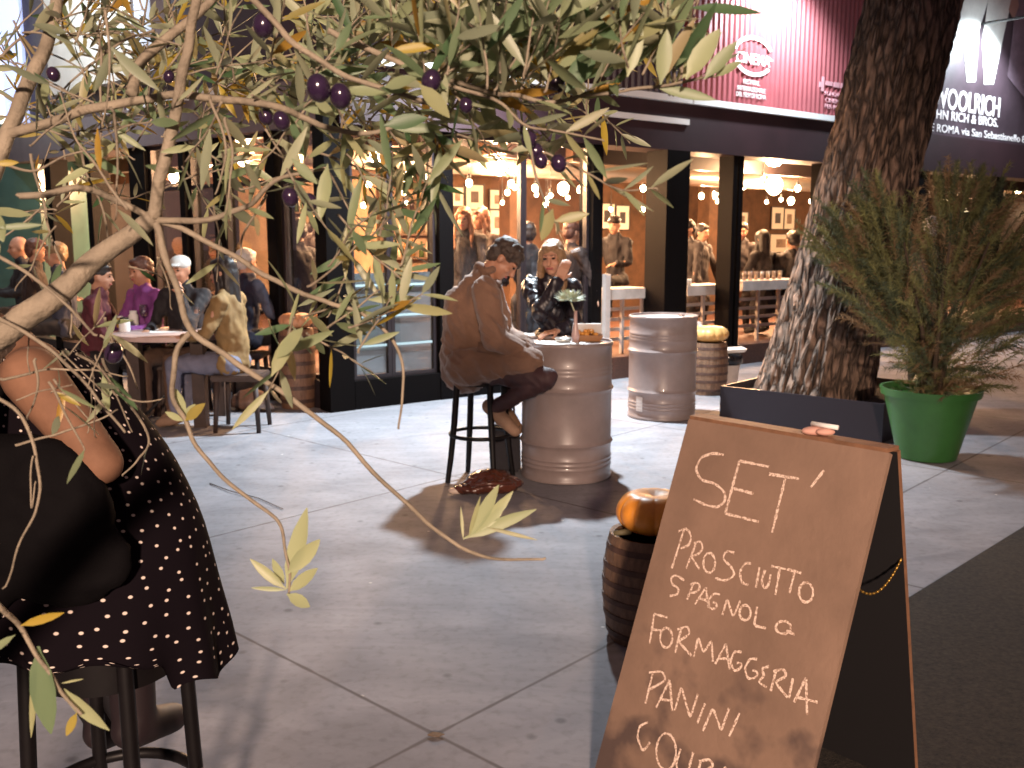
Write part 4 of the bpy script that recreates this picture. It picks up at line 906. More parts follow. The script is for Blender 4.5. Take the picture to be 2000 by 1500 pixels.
def person(J, look, label, grp=None, vox=.012, k=1.0, face=True, extra=None):
    """J: world joints. look: colours as materials."""
    root = thing('person', J['base'], label, 'person', grp)
    f, r, u_ = basis(J['face'], J.get('hup', V((0, 0, 1))))
    fin = vox < .012
    # ---- body
    M = MB(); head_prims(M, J['head'], J['face'], J.get('hup', V((0, 0, 1))), k)
    M.cap(J['head'] - u_ * .06 * k - f * .02 * k, J['neck'], .050 * k, .056 * k)
    def torso(M, e):
        M.cap(J['chest'], J['pelvis'], .115 * k + e, .12 * k + e); sr, sl = J['sh_r'], J['sh_l']; mid = (sr + sl) / 2
        M.cap(sr, sl, .062 * k + e, .062 * k + e); M.cap(sr.lerp(mid, .5) * .6 + J['chest'] * .4, J['chest'].lerp(J['pelvis'], .4) + (sr - mid) * .35, .085 * k + e, .085 * k + e)
        M.cap(sl.lerp(mid, .5) * .6 + J['chest'] * .4, J['chest'].lerp(J['pelvis'], .4) + (sl - mid) * .35, .085 * k + e, .085 * k + e)
        M.cap(J['neck'], J['chest'], .06 * k + e, .11 * k + e); M.cap(J['hip_r'], J['hip_l'], .10 * k + e, .10 * k + e)
    torso(M, -.012)
    for s in 'rl':
        M.cap(J['sh_' + s], J['el_' + s], .043 * k, .036 * k); M.cap(J['el_' + s], J['wr_' + s], .037 * k, .025 * k)
        hd = J.get('hd_' + s, (J['wr_' + s] - J['el_' + s]).normalized()); pn = J.get('pn_' + s, V((0, 0, -1)))
        hand_prims(M, J['wr_' + s], hd, pn, J.get('curl', .35), k, 1 if s == 'r' else -1)
        M.cap(J['hip_' + s], J['kn_' + s], .075 * k, .05 * k); M.cap(J['kn_' + s], J['an_' + s], .05 * k, .034 * k); M.cap(J['an_' + s], J['to_' + s], .035 * k, .028 * k)
    solid('body', M, look.get('skin', SKIN), root, vox, 2)
    # ---- clothes
    if 'top' in look:
        M = MB(); torso(M, .006)
        for s in 'rl':
            w0 = J['el_' + s].lerp(J['wr_' + s], look.get('cuff', .92)); z_ = look.get('sleeve', 0); M.cap(J['sh_' + s], J['el_' + s], .060 * k + z_, .052 * k + z_)
            if look.get('cuff', .92) > 0: M.cap(J['el_' + s], w0, .050 * k + z_, .038 * k + z_ * .7)
        M.cap(J['neck'] - (J['neck'] - J['chest']) * .0, J['neck'] + (J['neck'] - J['chest']).normalized() * .02, .064 * k, .062 * k)
        if extra: extra(M)
        solid(look.get('topname', 'jacket'), M, look['top'], root, vox, 3, look.get('fold', .010), look.get('fscale', (15, 15, 6)), look.get('crease', .009))
    if 'legs' in look:
        M = MB()
        for s in 'rl': M.cap(J['hip_' + s], J['kn_' + s], .092 * k, .066 * k); M.cap(J['kn_' + s], J['an_' + s].lerp(J['kn_' + s], .06), .064 * k, .048 * k)
        M.cap(J['hip_r'], J['hip_l'], .108 * k, .108 * k); solid('trousers', M, look['legs'], root, vox, 3, .006, (12, 12, 9), .008)
    if 'shoes' in look:
        for s in 'rl':
            M = MB(); a, b = J['an_' + s], J['to_' + s]; d = (b - a).normalized(); M.cap(a - d * .03, a.lerp(b, .4) - V((0, 0, .006)), .046 * k, .044 * k); M.cap(a.lerp(b, .4), b, .045 * k, .036 * k); M.cap(a, a.lerp(J['kn_' + s], .16), .045 * k, .046 * k)
            solid('shoe', M, look['shoes'], root, vox, 3)
    # ---- hair
    c = J['head']; st = look.get('hair_style', 'short'); R = Matrix((r, f, u_)).transposed(); M = MB()
    if st == 'cap':
        M.ell(c + u_ * .06 * k - f * .01, (.086 * k, .102 * k, .07 * k), R); M.ell(c + u_ * .055 * k + f * .10 * k, (.065 * k, .05 * k, .010 * k), R, 2); solid('cap', M, look['hair'], root, .01, 2)
    elif st != 'bald':
        M.ell(c + u_ * .048 * k - f * .022 * k, (.086 * k, .100 * k, .088 * k), R); M.ell(c + u_ * .005 * k - f * .055 * k, (.080 * k, .062 * k, .085 * k), R)
        M.ell(c + u_ * .085 * k + f * .045 * k, (.062 * k, .045 * k, .028 * k), R, 2)
        if st == 'messy':
            for q in range(60):
                a = rg.uniform(0, 6.28); e_ = rg.uniform(-.2, 1.3); d = r * math.cos(a) * math.cos(e_) + f * (math.sin(a) * math.cos(e_) * .9 - .25) + u_ * (math.sin(e_) + .15)
                M.ell(c + u_ * .035 * k + d.normalized() * .085 * k, (rg.uniform(.012, .026) * k,) * 3, None, 1)
        if st == 'long':
            dn = V((0, 0, -1)); hl = look.get('hair_len', .30)
            for s in (-1, 1):
                M.cap(c + u_ * .05 * k + r * s * .060 * k + f * .03 * k, c + r * s * .082 * k + f * .008 * k + dn * .10 * k, .030 * k, .028 * k); M.cap(c + r * s * .082 * k + dn * .08 * k, c + r * s * .088 * k + f * .03 * k + dn * hl, .030 * k, .024 * k)
            M.cap(c - f * .05 * k, c - f * .085 * k + dn * hl, .072 * k, .06 * k); M.cap(c - f * .05 * k + r * .04, c - f * .07 * k + r * .06 + dn * hl, .05 * k, .035 * k); M.cap(c - f * .05 * k - r * .04, c - f * .07 * k - r * .06 + dn * hl, .05 * k, .035 * k)
        solid('hair', M, look['hair'], root, min(vox, .010), 2, .007, (38, 38, 12) if st == 'long' else (34, 34, 34))
    if face: face_bits(root, c, J['face'], J.get('hup', V((0, 0, 1))), k)
    return root
M_coat = mat('brown_wool_coat', (0.185, 0.100, 0.062), .85, var=.22, scale=7, bump=.25, bscale=180, sheen=.25)
pi_ = math.pi; M_coatc = mat('brown_coat_trim', (0.155, 0.082, 0.050), .85, var=.25, scale=12, bump=.3, bscale=160)
M_trs = mat('dark_plum_trousers', (0.040, 0.016, 0.018), .7, var=.2, scale=8, bump=.15, bscale=120)
M_tan = mat('tan_suede', (0.27, 0.165, 0.105), .7, var=.2, scale=12)
M_hair = mat('dark_brown_hair', (0.055, 0.036, 0.026), .6, var=.5, scale=40, bump=.5, bscale=160)
# ---- the man on the bar stool
def up(p, dz=0): return V((p.x, p.y, p.z + dz))
Jm = dict(base=V((S1.x, S1.y, 0)), head=D(984, 507, 5.88), face=V((.62, -.10, -.72)).normalized(), hup=V((.72, .02, .60)).normalized(), neck=D(950, 540, 5.90), chest=D(918, 596, 5.90), pelvis=D(922, 702, 5.92),
          sh_r=D(948, 566, 5.72), sh_l=D(950, 556, 6.09), el_r=D(968, 664, 5.62), wr_r=D(1030, 688, 5.70), el_l=D(985, 655, 6.16), wr_l=D(1032, 676, 5.92),
          hip_r=D(935, 722, 5.80), hip_l=D(935, 718, 6.06), kn_r=D(1068, 738, 5.60), kn_l=V((.06, 6.40, .72)), an_r=D(962, 800, 5.78), to_r=D(1006, 842, 5.72), an_l=D(985, 800, 6.1), to_l=D(1012, 838, 6.16), curl=.75, pn_r=V((.3, .6, -.5)), pn_l=V((.3, -.6, -.5)))
def coat_extra(M):       # coat skirt over seat and thighs, raised collar
    M.cap(D(912, 620, 5.9), D(910, 716, 5.92), .155, .165); M.cap(D(896, 590, 5.9), D(890, 700, 5.92), .095, .10); M.cap(D(950, 640, 5.9), D(950, 706, 5.9), .14, .14)
    M.cap(D(922, 708, 5.84), D(1030, 706, 5.66), .125, .085); M.cap(D(925, 712, 6.02), D(1000, 712, 6.2), .125, .09); M.cap(D(900, 590, 5.9), D(935, 552, 5.9), .105, .09)
    M.cap(D(912, 715, 5.80), D(1035, 706, 5.64), .135, .085); M.cap(D(905, 726, 5.92), D(912, 730, 6.06), .135, .13); M.cap(D(938, 530, 5.84), D(960, 528, 5.82), .03, .03); M.cap(D(936, 524, 5.92), D(938, 528, 6.0), .034, .03)
person(Jm, dict(skin=SKIN2, top=M_coat, topname='coat', fscale=(7.5, 7.5, 4.5), sleeve=.026, crease=.013, fold=.006, legs=M_trs, shoes=M_tan, hair=M_hair, hair_style='messy', cuff=.9), 'man in a brown wool coat bent over his phone on the bar stool', None, .0075, 1.02, True, coat_extra)
# hanging back flap of the coat
t = bpy.data.objects['person']
M = MB(); M.prism([D(876, 600, 5.98), D(892, 600, 6.0), D(908, 690, 6.02), D(894, 762, 6.03), D(872, 756, 6.0), D(862, 680, 5.98)], (.012, .03, 0)); obj('coat_flap', M, M_coat, t, True)
nf = (Jm['head'] - Jm['neck']).normalized(); n1 = nf.cross(V((0, 1, 0))).normalized(); n2 = nf.cross(n1); cc = Jm['neck'] + nf * .012
M = MB(); M.tube([cc + (n1 * math.cos(a) * .082 + n2 * math.sin(a) * .082) + nf * (.012 * math.sin(a * 2)) for a in [2 * pi_ * k / 30 for k in range(31)]], .026, 8, False); obj('collar', M, M_coatc, t, True)
for sd in ('r', 'l'):
    a_, b_ = Jm['el_' + sd], Jm['wr_' + sd]; M = MB(); M.tube([a_.lerp(b_, .80), a_.lerp(b_, .93)], [.064, .058], 16, False); obj('cuff', M, M_coatc, t, True)
M = MB(); M.prism([D(934, 668, 5.655), D(990, 676, 5.625), D(987, 694, 5.615), D(932, 686, 5.645)], (.0, -.012, 0)); obj('pocket_flap', M, M_coatc, t, True)
p = D(1028, 682, 5.80)
t = thing('mobile_phone', p, 'grey mobile phone held in the hands of the man on the stool', 'phone')
q = Euler((math.radians(-20), math.radians(35), math.radians(10))).to_matrix()
M = MB(); M.box(-.032, .032, -.062, .062, -.005, .005, lambda x, y, z: p + q @ V((x, y, z))); obj('phone_case', M, mat('grey_phone', (.18, .18, .2), .3), t)
M = MB(); M.box(-.028, .028, -.055, .055, .0052, .0058, lambda x, y, z: p + q @ V((x, y, z))); obj('screen', M, emitter('phone_screen', (.7, .75, .9), .25), t)

# ---- the woman in black leather behind the drum
M_leather = mat('black_leather', (0.014, 0.010, 0.014), .4, var=.3, scale=8, bump=.3, bscale=28)
M_dark = mat('dark_denim', (.02, .02, .032), .8)
M_hairL = mat('light_brown_hair', (0.25, 0.145, 0.07), .5, var=.35, scale=50, bump=.4, bscale=170)
wy = 6.62
Jw = dict(base=V((.33, 6.72, 0)), head=D(1079, 505, wy), face=V((-.30, -.93, -.12)).normalized(), hup=V((-.13, -.2, .97)).normalized(), neck=D(1076, 548, wy + .04), chest=D(1076, 590, wy + .05), pelvis=V((.33, 6.74, .82)),
          sh_r=D(1036, 556, wy + .02), sh_l=D(1118, 560, wy + .05), el_r=D(1056, 612, wy - .22), wr_r=D(1092, 546, wy - .20), el_l=D(1122, 632, wy - .12), wr_l=D(1088, 646, wy - .36),
          hip_r=V((.23, 6.70, .80)), hip_l=V((.43, 6.70, .80)), kn_r=V((.12, 6.42, .78)), kn_l=V((.56, 6.42, .78)), an_r=V((.14, 6.48, .36)), to_r=V((.14, 6.36, .32)), an_l=V((.54, 6.48, .36)), to_l=V((.54, 6.36, .32)),
          hd_r=(D(1112, 500, wy - .16) - D(1092, 546, wy - .20)).normalized(), pn_r=V((.1, .95, .1)), hd_l=(D(1062, 652, wy - .42) - D(1088, 646, wy - .36)).normalized(), pn_l=V((0, 0, -1)), curl=.3)
def wcollar(M):
    for s in (-1, 1): M.cap(D(1076 + s * 26, 552, wy), D(1076 + s * 10, 590, wy - .11), .035, .02)
person(Jw, dict(top=M_leather, topname='leather_jacket', sleeve=.010, fold=.014, legs=M_dark, shoes=M_black, hair=M_hairL, hair_style='long', hair_len=.27, cuff=.9), 'woman in a black leather jacket with her hand raised to her forehead', None, .0065, .98, True, wcollar)
p = D(1124, 490, wy - .20)
M = MB(); M.tube([p - V((.03, 0, .008)), p + V((.03, .0, .012))], [.008, .011], 8)
tag(obj('lighter', M, mat('white_plastic', (.75, .75, .78), .3), smooth=True), 'small white object held in the raised hand of the woman', 'lighter')

# ---- generic guests
def guest(px, py, Y, yaw, label, look, seat=None, k=1.0, grp='guests in and around the cafe', floor=ZD, lean=0.0, arm='table'):
    """head centre at a photo pixel and distance; yaw 0 = faces away (+Y)"""
    hd = D(px, py, Y); R = Matrix.Rotation(yaw, 3, 'Z')
    def L(x, y, z): return V((hd.x, hd.y, 0)) + R @ V((x, y + lean * (z - hd.z) , 0)) + V((0, 0, z))
    hz = hd.z; J = dict(base=V((hd.x, hd.y, floor)), head=hd, face=R @ V((0, 1, -.12)))
    J['neck'] = L(0, -.03, hz - .15 * k); J['chest'] = L(0, -.04, hz - .30 * k); J['sh_r'] = L(.185 * k, -.04, hz - .22 * k); J['sh_l'] = L(-.185 * k, -.04, hz - .22 * k)
    pz = hz - .70 * k
    J['pelvis'] = L(0, -.06, pz); J['hip_r'] = L(.09, -.05, pz - .02); J['hip_l'] = L(-.09, -.05, pz - .02)
    J['el_r'] = L(.24 * k, .06, hz - .48 * k); J['el_l'] = L(-.24 * k, .06, hz - .48 * k); J['wr_r'] = L(.15, .30, hz - .50 * k); J['wr_l'] = L(-.15, .30, hz - .50 * k)
    if arm == 'chin': J['el_l'] = L(-.2, .22, hz - .46 * k); J['wr_l'] = L(-.10, .16, hz - .2 * k)
    if arm == 'down': J['wr_r'] = L(.25, .12, hz - .70 * k); J['wr_l'] = L(-.25, .12, hz - .70 * k)
    if seat:
        for s, q in (('r', 1), ('l', -1)): J['kn_' + s] = L(q * .12, .40, pz - .02); J['an_' + s] = L(q * .12, .40, max(floor + .09, pz - .46)); J['to_' + s] = L(q * .12, .54, max(floor + .04, pz - .5))
    else:
        for s, q in (('r', 1), ('l', -1)): J['kn_' + s] = L(q * .10, .0, floor + (pz - floor) * .52); J['an_' + s] = L(q * .10, -.03, floor + .09); J['to_' + s] = L(q * .11, .12, floor + .04)
    def bulk(M):
        if not seat:
            M.cap(J['chest'], J['pelvis'], .135 * k, .15 * k); M.cap(J['pelvis'] + R @ V((-.05, 0, 0)), J['pelvis'] + R @ V((-.06, 0, -.26)), .14 * k, .135 * k); M.cap(J['pelvis'] + R @ V((.05, 0, 0)), J['pelvis'] + R @ V((.06, 0, -.26)), .14 * k, .135 * k)
        M.cap(J['neck'] + R @ V((-.05, .02, 0)), J['neck'] + R @ V((.05, .02, 0)), .055, .055)
    look.setdefault('fold', .018)
    return person(J, look, label, grp, .016, k, True, bulk)
def cl(name, c, **k): return mat(name, c, k.pop('r', .8), var=.25, scale=7, **k)
T_dk = cl('dark_wool', (.011, .008, .010)); T_br = cl('dark_brown_knit', (.026, .014, .011)); T_gr = cl('grey_shirt', (.05, .042, .042)); T_pu = cl('purple_jumper', (.20, .05, .22)); T_mu = cl('mustard_cardigan', (.21, .125, .045)); T_red = cl('dark_red_knit', (.085, .014, .022)); T_blu = cl('slate_jacket', (.05, .055, .085)); T_lil = cl('lilac_blouse', (.24, .19, .42)); T_jean = cl('faded_denim', (.13, .13, .18)); T_bei = cl('brown_corduroy', (.10, .055, .035))
H_dk = cl('black_hair', (.016, .011, .010), r=.5); H_rd = cl('reddish_hair', (.10, .04, .025), r=.5); H_au = cl('auburn_hair', (.22, .09, .04), r=.5); H_gy = cl('grey_hair', (.5, .48, .47), r=.6); H_bl = cl('dark_blonde_hair', (.26, .17, .09), r=.5); CAPW = cl('white_cap', (.55, .55, .53))
pi = math.pi
guest(906, 428, 10.2, 2.9, 'guest with long auburn hair glowing behind the glass left of the man', dict(top=T_dk, legs=T_dk, shoes=M_black, hair=H_au, hair_style='long'), arm='down')
guest(938, 428, 10.6, 2.3, 'guest with long reddish hair facing the camera behind the man', dict(top=T_br, legs=T_dk, shoes=M_black, hair=H_rd, hair_style='long'), arm='down')
guest(1030, 458, 9.9, .3, 'dark haired guest seen from behind between the man and woman', dict(top=T_dk, legs=T_dk, shoes=M_black, hair=H_dk), arm='table')
guest(1118, 455, 10.3, -.9, 'guest in dark clothes half hidden behind the leather jacket woman', dict(top=T_br, legs=T_dk, shoes=M_black, hair=H_rd), arm='down')
guest(1200, 440, 12.6, 2.6, 'guest in a dark hat sitting under the dim pictures', dict(top=T_dk, legs=T_dk, shoes=M_black, hair=H_dk, hair_style='cap'), seat=True)
guest(1343, 448, 13.0, 2.2, 'blurred grey clad guest just right of the wide column', dict(top=T_gr, legs=T_dk, shoes=M_black, hair=H_dk), arm='down')
guest(1372, 455, 13.6, -2.4, 'guest in a grey shirt behind the white candles', dict(top=T_gr, legs=T_dk, shoes=M_black, hair=H_dk), arm='down')
guest(1449, 452, 13.6, 2.9, 'dark haired guest in a light grey shirt facing the square', dict(top=T_gr, legs=T_dk, shoes=M_black, hair=H_dk), arm='down')
guest(1488, 468, 13.1, .6, 'guest in a black coat with back turned beside the tumblers', dict(top=T_dk, legs=T_dk, shoes=M_black, hair=H_dk, hair_style='long'), arm='down')
guest(1548, 470, 13.2, .2, 'big dark guest with back turned next to the tree trunk', dict(top=T_dk, legs=T_dk, shoes=M_black, hair=H_dk, hair_style='messy'), k=1.06, arm='down')
guest(578, 452, 9.6, 1.2, 'guest with dark hair standing in the window left of the corner', dict(top=T_dk, legs=T_dk, shoes=M_black, hair=H_dk), arm='down')
guest(625, 428, 11.0, 2.8, 'guest with an orange lit face deep inside left of the corner', dict(skin=SKIN2, top=T_br, legs=T_dk, shoes=M_black, hair=H_rd), arm='down')
guest(1820, 448, 10.0, -.4, 'grey haired guest glimpsed through the top of the shrub', dict(top=T_gr, legs=T_dk, shoes=M_black, hair=H_gy, hair_style='messy'), floor=0, arm='down')
# the party at the round table
guest(275, 530, 8.35, 2.5, 'guest in a red and purple jumper at the far side of the round table', dict(skin=SKIN2, top=T_pu, legs=T_dk, shoes=M_black, hair=H_rd), seat=True, floor=0)
guest(352, 528, 8.15, 2.9, 'guest in a white cap and black jumper resting chin on hand', dict(skin=SKIN2, top=T_dk, legs=T_bei, shoes=M_tan, hair=CAPW, hair_style='cap'), seat=True, floor=0, arm='chin')
gw = guest(436, 533, 7.55, 1.45, 'woman with long dark hair in a mustard cardigan at the round table', dict(top=T_mu, topname='cardigan', legs=T_jean, shoes=M_tan, hair=H_dk, hair_style='long', hair_len=.42), seat=True, floor=0)
guest(482, 512, 9.0, -.6, 'guest in a slate jacket seen from behind near the window', dict(top=T_blu, legs=T_dk, shoes=M_black, hair=H_gy), seat=True, floor=0)
for px, py, Y, yw, lb, tp, hr in ((36, 484, 10.5, 2.2, 'bald pale guest far left of the outdoor party', T_dk, H_dk), (72, 490, 10.0, -1.2, 'guest in dark clothes second from the far left', T_br, H_rd), (108, 498, 9.6, 2.0, 'guest with blonde hair in the far left group', T_blu, H_bl), (196, 540, 8.2, -1.4, 'guest in red at the left end of the round table', T_red, H_dk)):
    guest(px, py, Y, yw, lb, dict(top=tp, legs=T_dk, shoes=M_black, hair=hr, hair_style='bald' if 'bald' in lb else 'short'), seat=True, floor=0)

# ------------------------------------------------------------------ the round table
TBZ = .76; tcn = Hh(335, 650, TBZ); tcn = V((tcn.x, tcn.y + .12, 0))
t = thing('round_table', tcn, 'round pale wooden table with four thick dark legs', 'table')
M_tab = mat('pale_pink_wood', (.50, .36, .32), .5, var=.2, scale=7); M_leg = mat('dark_wood', (.045, .026, .02), .6, var=.3, scale=9)
M = MB(); M.lathe([(.47, TBZ - .045), (.50, TBZ - .04), (.50, TBZ - .004), (.49, TBZ), (0, TBZ)], tcn, 48); obj('tabletop', M, M_tab, t, True, 40)
for ax, ay in ((-.26, -.26), (.26, -.26), (-.26, .26), (.26, .26)):
    M = MB(); M.box(tcn.x + ax - .05, tcn.x + ax + .05, tcn.y + ay - .05, tcn.y + ay + .05, 0, TBZ - .046); obj('leg', M, M_leg, t)
M = MB(); M.tube([tcn + V((-.2, -.24, .1)), tcn + V((.2, .24, .6))], .012, 6); M.tube([tcn + V((.2, -.24, .1)), tcn + V((-.2, .24, .6))], .012, 6); obj('cross_brace', M, M_black, t, True)
def on_table(px, py): q = Hh(px, py, TBZ); return V((q.x, q.y, TBZ + .001))
M_wine = glass('wine_glass', (.95, .93, .93), .22, .03)
def wineglass(p, label):
    t = thing('wine_glass', p, label, 'wine glass')
    M = MB(); M.lathe([(0.0, .085), (.02, .09), (.038, .12), (.040, .16), (.031, .20), (.029, .20), (.037, .16), (.034, .122), (.0, .09)], p, 20); obj('bowl', M, M_wine, t, True)
    M = MB(); M.lathe([(.033, 0), (.031, .003), (.005, .008), (.0035, .04), (.0045, .085), (0, .085)], p, 16); obj('stem', M, M_wine, t, True)
wineglass(on_table(384, 645), 'stemmed wine glass in front of the mustard cardigan')
wineglass(on_table(283, 640), 'smaller stemmed glass beside the jars on the round table')
for px, py, r, h, lb, m in ((244, 648, .045, .12, 'white lidded jar at the front left of the table', M_white), (262, 641, .04, .15, 'tall pale jar behind the lidded jar on the table', M_paper), (236, 640, .035, .10, 'small amber jar at the table edge', mat('amber_jar', (.55, .33, .08), .3))):
    p = on_table(px, py); t2 = thing('jar', p, lb, 'jar', 'jars on the round table')
    M = MB(); M.lathe([(r * .9, 0), (r, .01), (r, h * .75), (r * .7, h * .85), (0, h * .85)], p, 18); obj('jar_body', M, m, t2, True, 40)
    M = MB(); M.lathe([(r * .75, h * .852), (r * .78, h), (0, h * 1.02)], p, 18); obj('lid', M, M_black if m is M_white else M_white, t2, True, 40)
for px, py, w_, a, lb in ((330, 648, .15, .3, 'white paper menu flat on the round table'), (300, 642, .10, -.4, 'small white napkin near the middle of the round table')):
    p = on_table(px, py); c_, s_ = math.cos(a), math.sin(a)
    sheet('paper_sheet', [(p.x + (x * c_ - y * s_), p.y + (x * s_ + y * c_)) for x, y in ((-w_, -.08), (w_, -.08), (w_, .08), (-w_, .08))], TBZ + .001, lb, 'paper')
def low_stool(p, label, h=.46):
    t = thing('low_stool', p, label, 'stool', 'low wooden stools round the table')
    M = MB(); M.box(p.x - .19, p.x + .19, p.y - .19, p.y + .19, h - .05, h); bmesh.ops.bevel(M.bm, geom=list(M.bm.edges), offset=.01, segments=2, affect='EDGES'); obj('seat', M, M_leg, t)
    for ax, ay in ((-.15, -.15), (.15, -.15), (-.15, .15), (.15, .15)):
        M = MB(); M.tube([p + V((ax, ay, h - .051)), p + V((ax * 1.15, ay * 1.15, 0))], [.024, .018], 8); obj('leg', M, M_leg, t, True)
for (px, Y, dx, dy, lb) in ((462, 7.55, .03, 0, 'low wooden stool under the woman in mustard'), (352, 8.2, 0, .06, 'low wooden stool under the guest in the white cap'), (275, 8.4, 0, .06, 'low wooden stool under the purple jumper'), (196, 8.2, -.06, 0, 'low wooden stool under the guest in red'), (482, 9.0, 0, -.05, 'low wooden stool under the slate jacket')):
    q = D(px, 700, Y); low_stool(V((q.x + dx, q.y + dy, 0)), lb)

# ------------------------------------------------------------------ foreground woman in the polka dot dress
def dot_mat():
    m = bpy.data.materials.new('polka_dot_cloth'); m.use_nodes = True; N, L = nodes(m); b = N['Principled BSDF']; b.inputs['Roughness'].default_value = .9; b.inputs['Specular IOR Level'].default_value = .1
    tc = N.new('ShaderNodeTexCoord'); v = N.new('ShaderNodeTexVoronoi'); v.voronoi_dimensions = '2D'; v.inputs['Scale'].default_value = 1; v.inputs['Randomness'].default_value = .55; L.new(tc.outputs['UV'], v.inputs[0])
    r = N.new('ShaderNodeMapRange'); r.inputs['From Min'].default_value = .075; r.inputs['From Max'].default_value = .12; r.inputs['To Min'].default_value = 1; r.inputs['To Max'].default_value = 0; L.new(v.outputs['Distance'], r.inputs[0])
    mx = N.new('ShaderNodeMix'); mx.data_type = 'RGBA'; L.new(r.outputs[0], mx.inputs[0]); mx.inputs[6].default_value = (.0040, .0022, .0040, 1); mx.inputs[7].default_value = (.62, .52, .46, 1)
    L.new(mx.outputs[2], b.inputs['Base Color']); return m
FY = 1.90
lev = [  # py, left px, right px, half depth
 (690, 10, 150, .085), (720, -10, 190, .10), (790, -40, 258, .115), (850, -60, 305, .125), (900, -70, 340, .13), (1000, -80, 388, .15), (1060, -80, 405, .165), (1130, -70, 420, .195), (1180, -60, 430, .222), (1225, -45, 440, .228), (1265, -35, 449, .232)]
wr = thing('person', V((S3.x, S3.y, 0)), 'woman in a black polka dot dress sitting with her back to the camera', 'person')
M = MB(); uvl = M.bm.loops.layers.uv.new('UVMap'); n = 96; rings = []
for i, (py, xl, xr, hd_) in enumerate(lev):
    a, b = D(xl, py, FY), D(xr, py, FY); c = (a + b) / 2; rx = (b - a).length / 2; fl = max(0, (i - 5) / 5)
    ring = []
    for k in range(n + 1):
        t_ = 2 * math.pi * k / n; pl_ = 1 + (.018 + .03 * fl) * math.sin(t_ * 11 + .6 * math.sin(t_ * 3)) * fl + .006 * noise.noise(V((math.cos(t_) * 3, math.sin(t_) * 3, i * .5)))
        drop = 0
        if i == len(lev) - 1: drop = -.030 * math.cos(t_ + .25) * 1.0 + .012 * math.sin(t_ * 9) - (0 if math.cos(t_) > .75 else -.075)
        ring.append((c + V((rx * math.cos(t_) * pl_, hd_ * math.sin(t_) * pl_, drop)), t_))
    rings.append((ring, rx))
cum = [0]
for i in range(1, len(lev)): cum.append(cum[-1] + (rings[i][0][0][0] - rings[i - 1][0][0][0]).length)
vs = [[M.bm.verts.new(p) for p, _ in ring[:-1]] for ring, _ in rings]
for i in range(len(vs) - 1):
    for k in range(n):
        f_ = M.bm.faces.new((vs[i][k], vs[i][(k + 1) % n], vs[i + 1][(k + 1) % n], vs[i + 1][k]))
        for lp_, (ii, kk) in zip(f_.loops, ((i, k), (i, k + 1), (i + 1, k + 1), (i + 1, k))):
            lp_[uvl].uv = (kk / n * 36, cum[ii] / .029)
dress = obj('dress', M, dot_mat(), wr, True)
sub = dress.modifiers.new('s', 'SUBSURF'); sub.levels = 1; sub.render_levels = 1
# body
sh = D(62, 735, FY - .13); elb = D(198, 905, FY - .17); wrs = D(10, 930, FY - .02)
hc = D(-130, 590, FY + .02)
M = MB(); head_prims(M, hc, V((-.8, .45, -.4)), V((-.3, .15, .94)), .97)
M.cap(hc, D(20, 690, FY), .052, .06); M.cap(D(50, 745, FY), D(130, 1040, FY), .09, .10); M.cap(D(130, 1040, FY), D(200, 1150, FY), .10, .12)
M.cap(sh, D(60, 720, FY + .13), .055, .055); M.cap(sh, elb, .056, .041); M.cap(elb, wrs, .040, .027); hand_prims(M, wrs, (wrs - elb), V((0, 1, 0)), .5, .95, 1)
sl = D(40, 715, FY + .16); el2 = D(-40, 900, FY + .2); w2 = D(-120, 880, FY + .1); M.cap(sl, el2, .045, .036); M.cap(el2, w2, .036, .026); hand_prims(M, w2, (w2 - el2), V((0, 0, -1)), .5, .95, -1)
for hx, kx, ax, dy in (((215, 1130), (150, 1190), (262, 1400), .02), ((160, 1130), (90, 1190), (205, 1405), .14)):
    hp = D(*hx, FY + dy * .5); kn = D(kx[0], kx[1], FY + .30 + dy * .3); an_ = D(ax[0], ax[1], FY + .12 + dy); M.cap(hp, kn, .085, .06); M.cap(kn, an_, .058, .04); M.cap(an_, an_ + V((.03, .06, -.05)), .038, .03)
solid('body', M, mat('tanned_skin', (.19, .098, .060), .75, var=.25, spec=.2, scale=12), wr, .0075, 2)
M = MB()
for hx, kx, ax, dy in (((215, 1130), (150, 1190), (262, 1400), .02), ((160, 1130), (90, 1190), (205, 1405), .14)):
    hp = D(*hx, FY + dy * .5); kn = D(kx[0], kx[1], FY + .30 + dy * .3); an_ = D(ax[0], ax[1], FY + .12 + dy); M.cap(hp, kn, .09, .066); M.cap(kn, an_, .064, .046)
solid('leggings', M, M_black, wr, .01, 3)
for ax, dy in (((262, 1400), .02), ((205, 1405), .14)):
    an_ = D(ax[0], ax[1], FY + .12 + dy); M = MB(); M.cap(an_ + V((0, -.02, -.02)), an_ + V((.05, .10, -.055)), .046, .036); M.cap(an_, an_ + V((0, 0, .10)), .05, .052); solid('shoe', M, mat('plum_shoe', (.012, .006, .008), .6), wr, .01, 3)
M = MB(); M.ell(hc + V((.02, -.01, .03)), (.10, .10, .10)); M.cap(hc + V((.05, -.03, 0)), D(-10, 690, FY - .04), .07, .05); solid('hair', M, M_hair, wr, .01, 2, .008, (30, 30, 12))
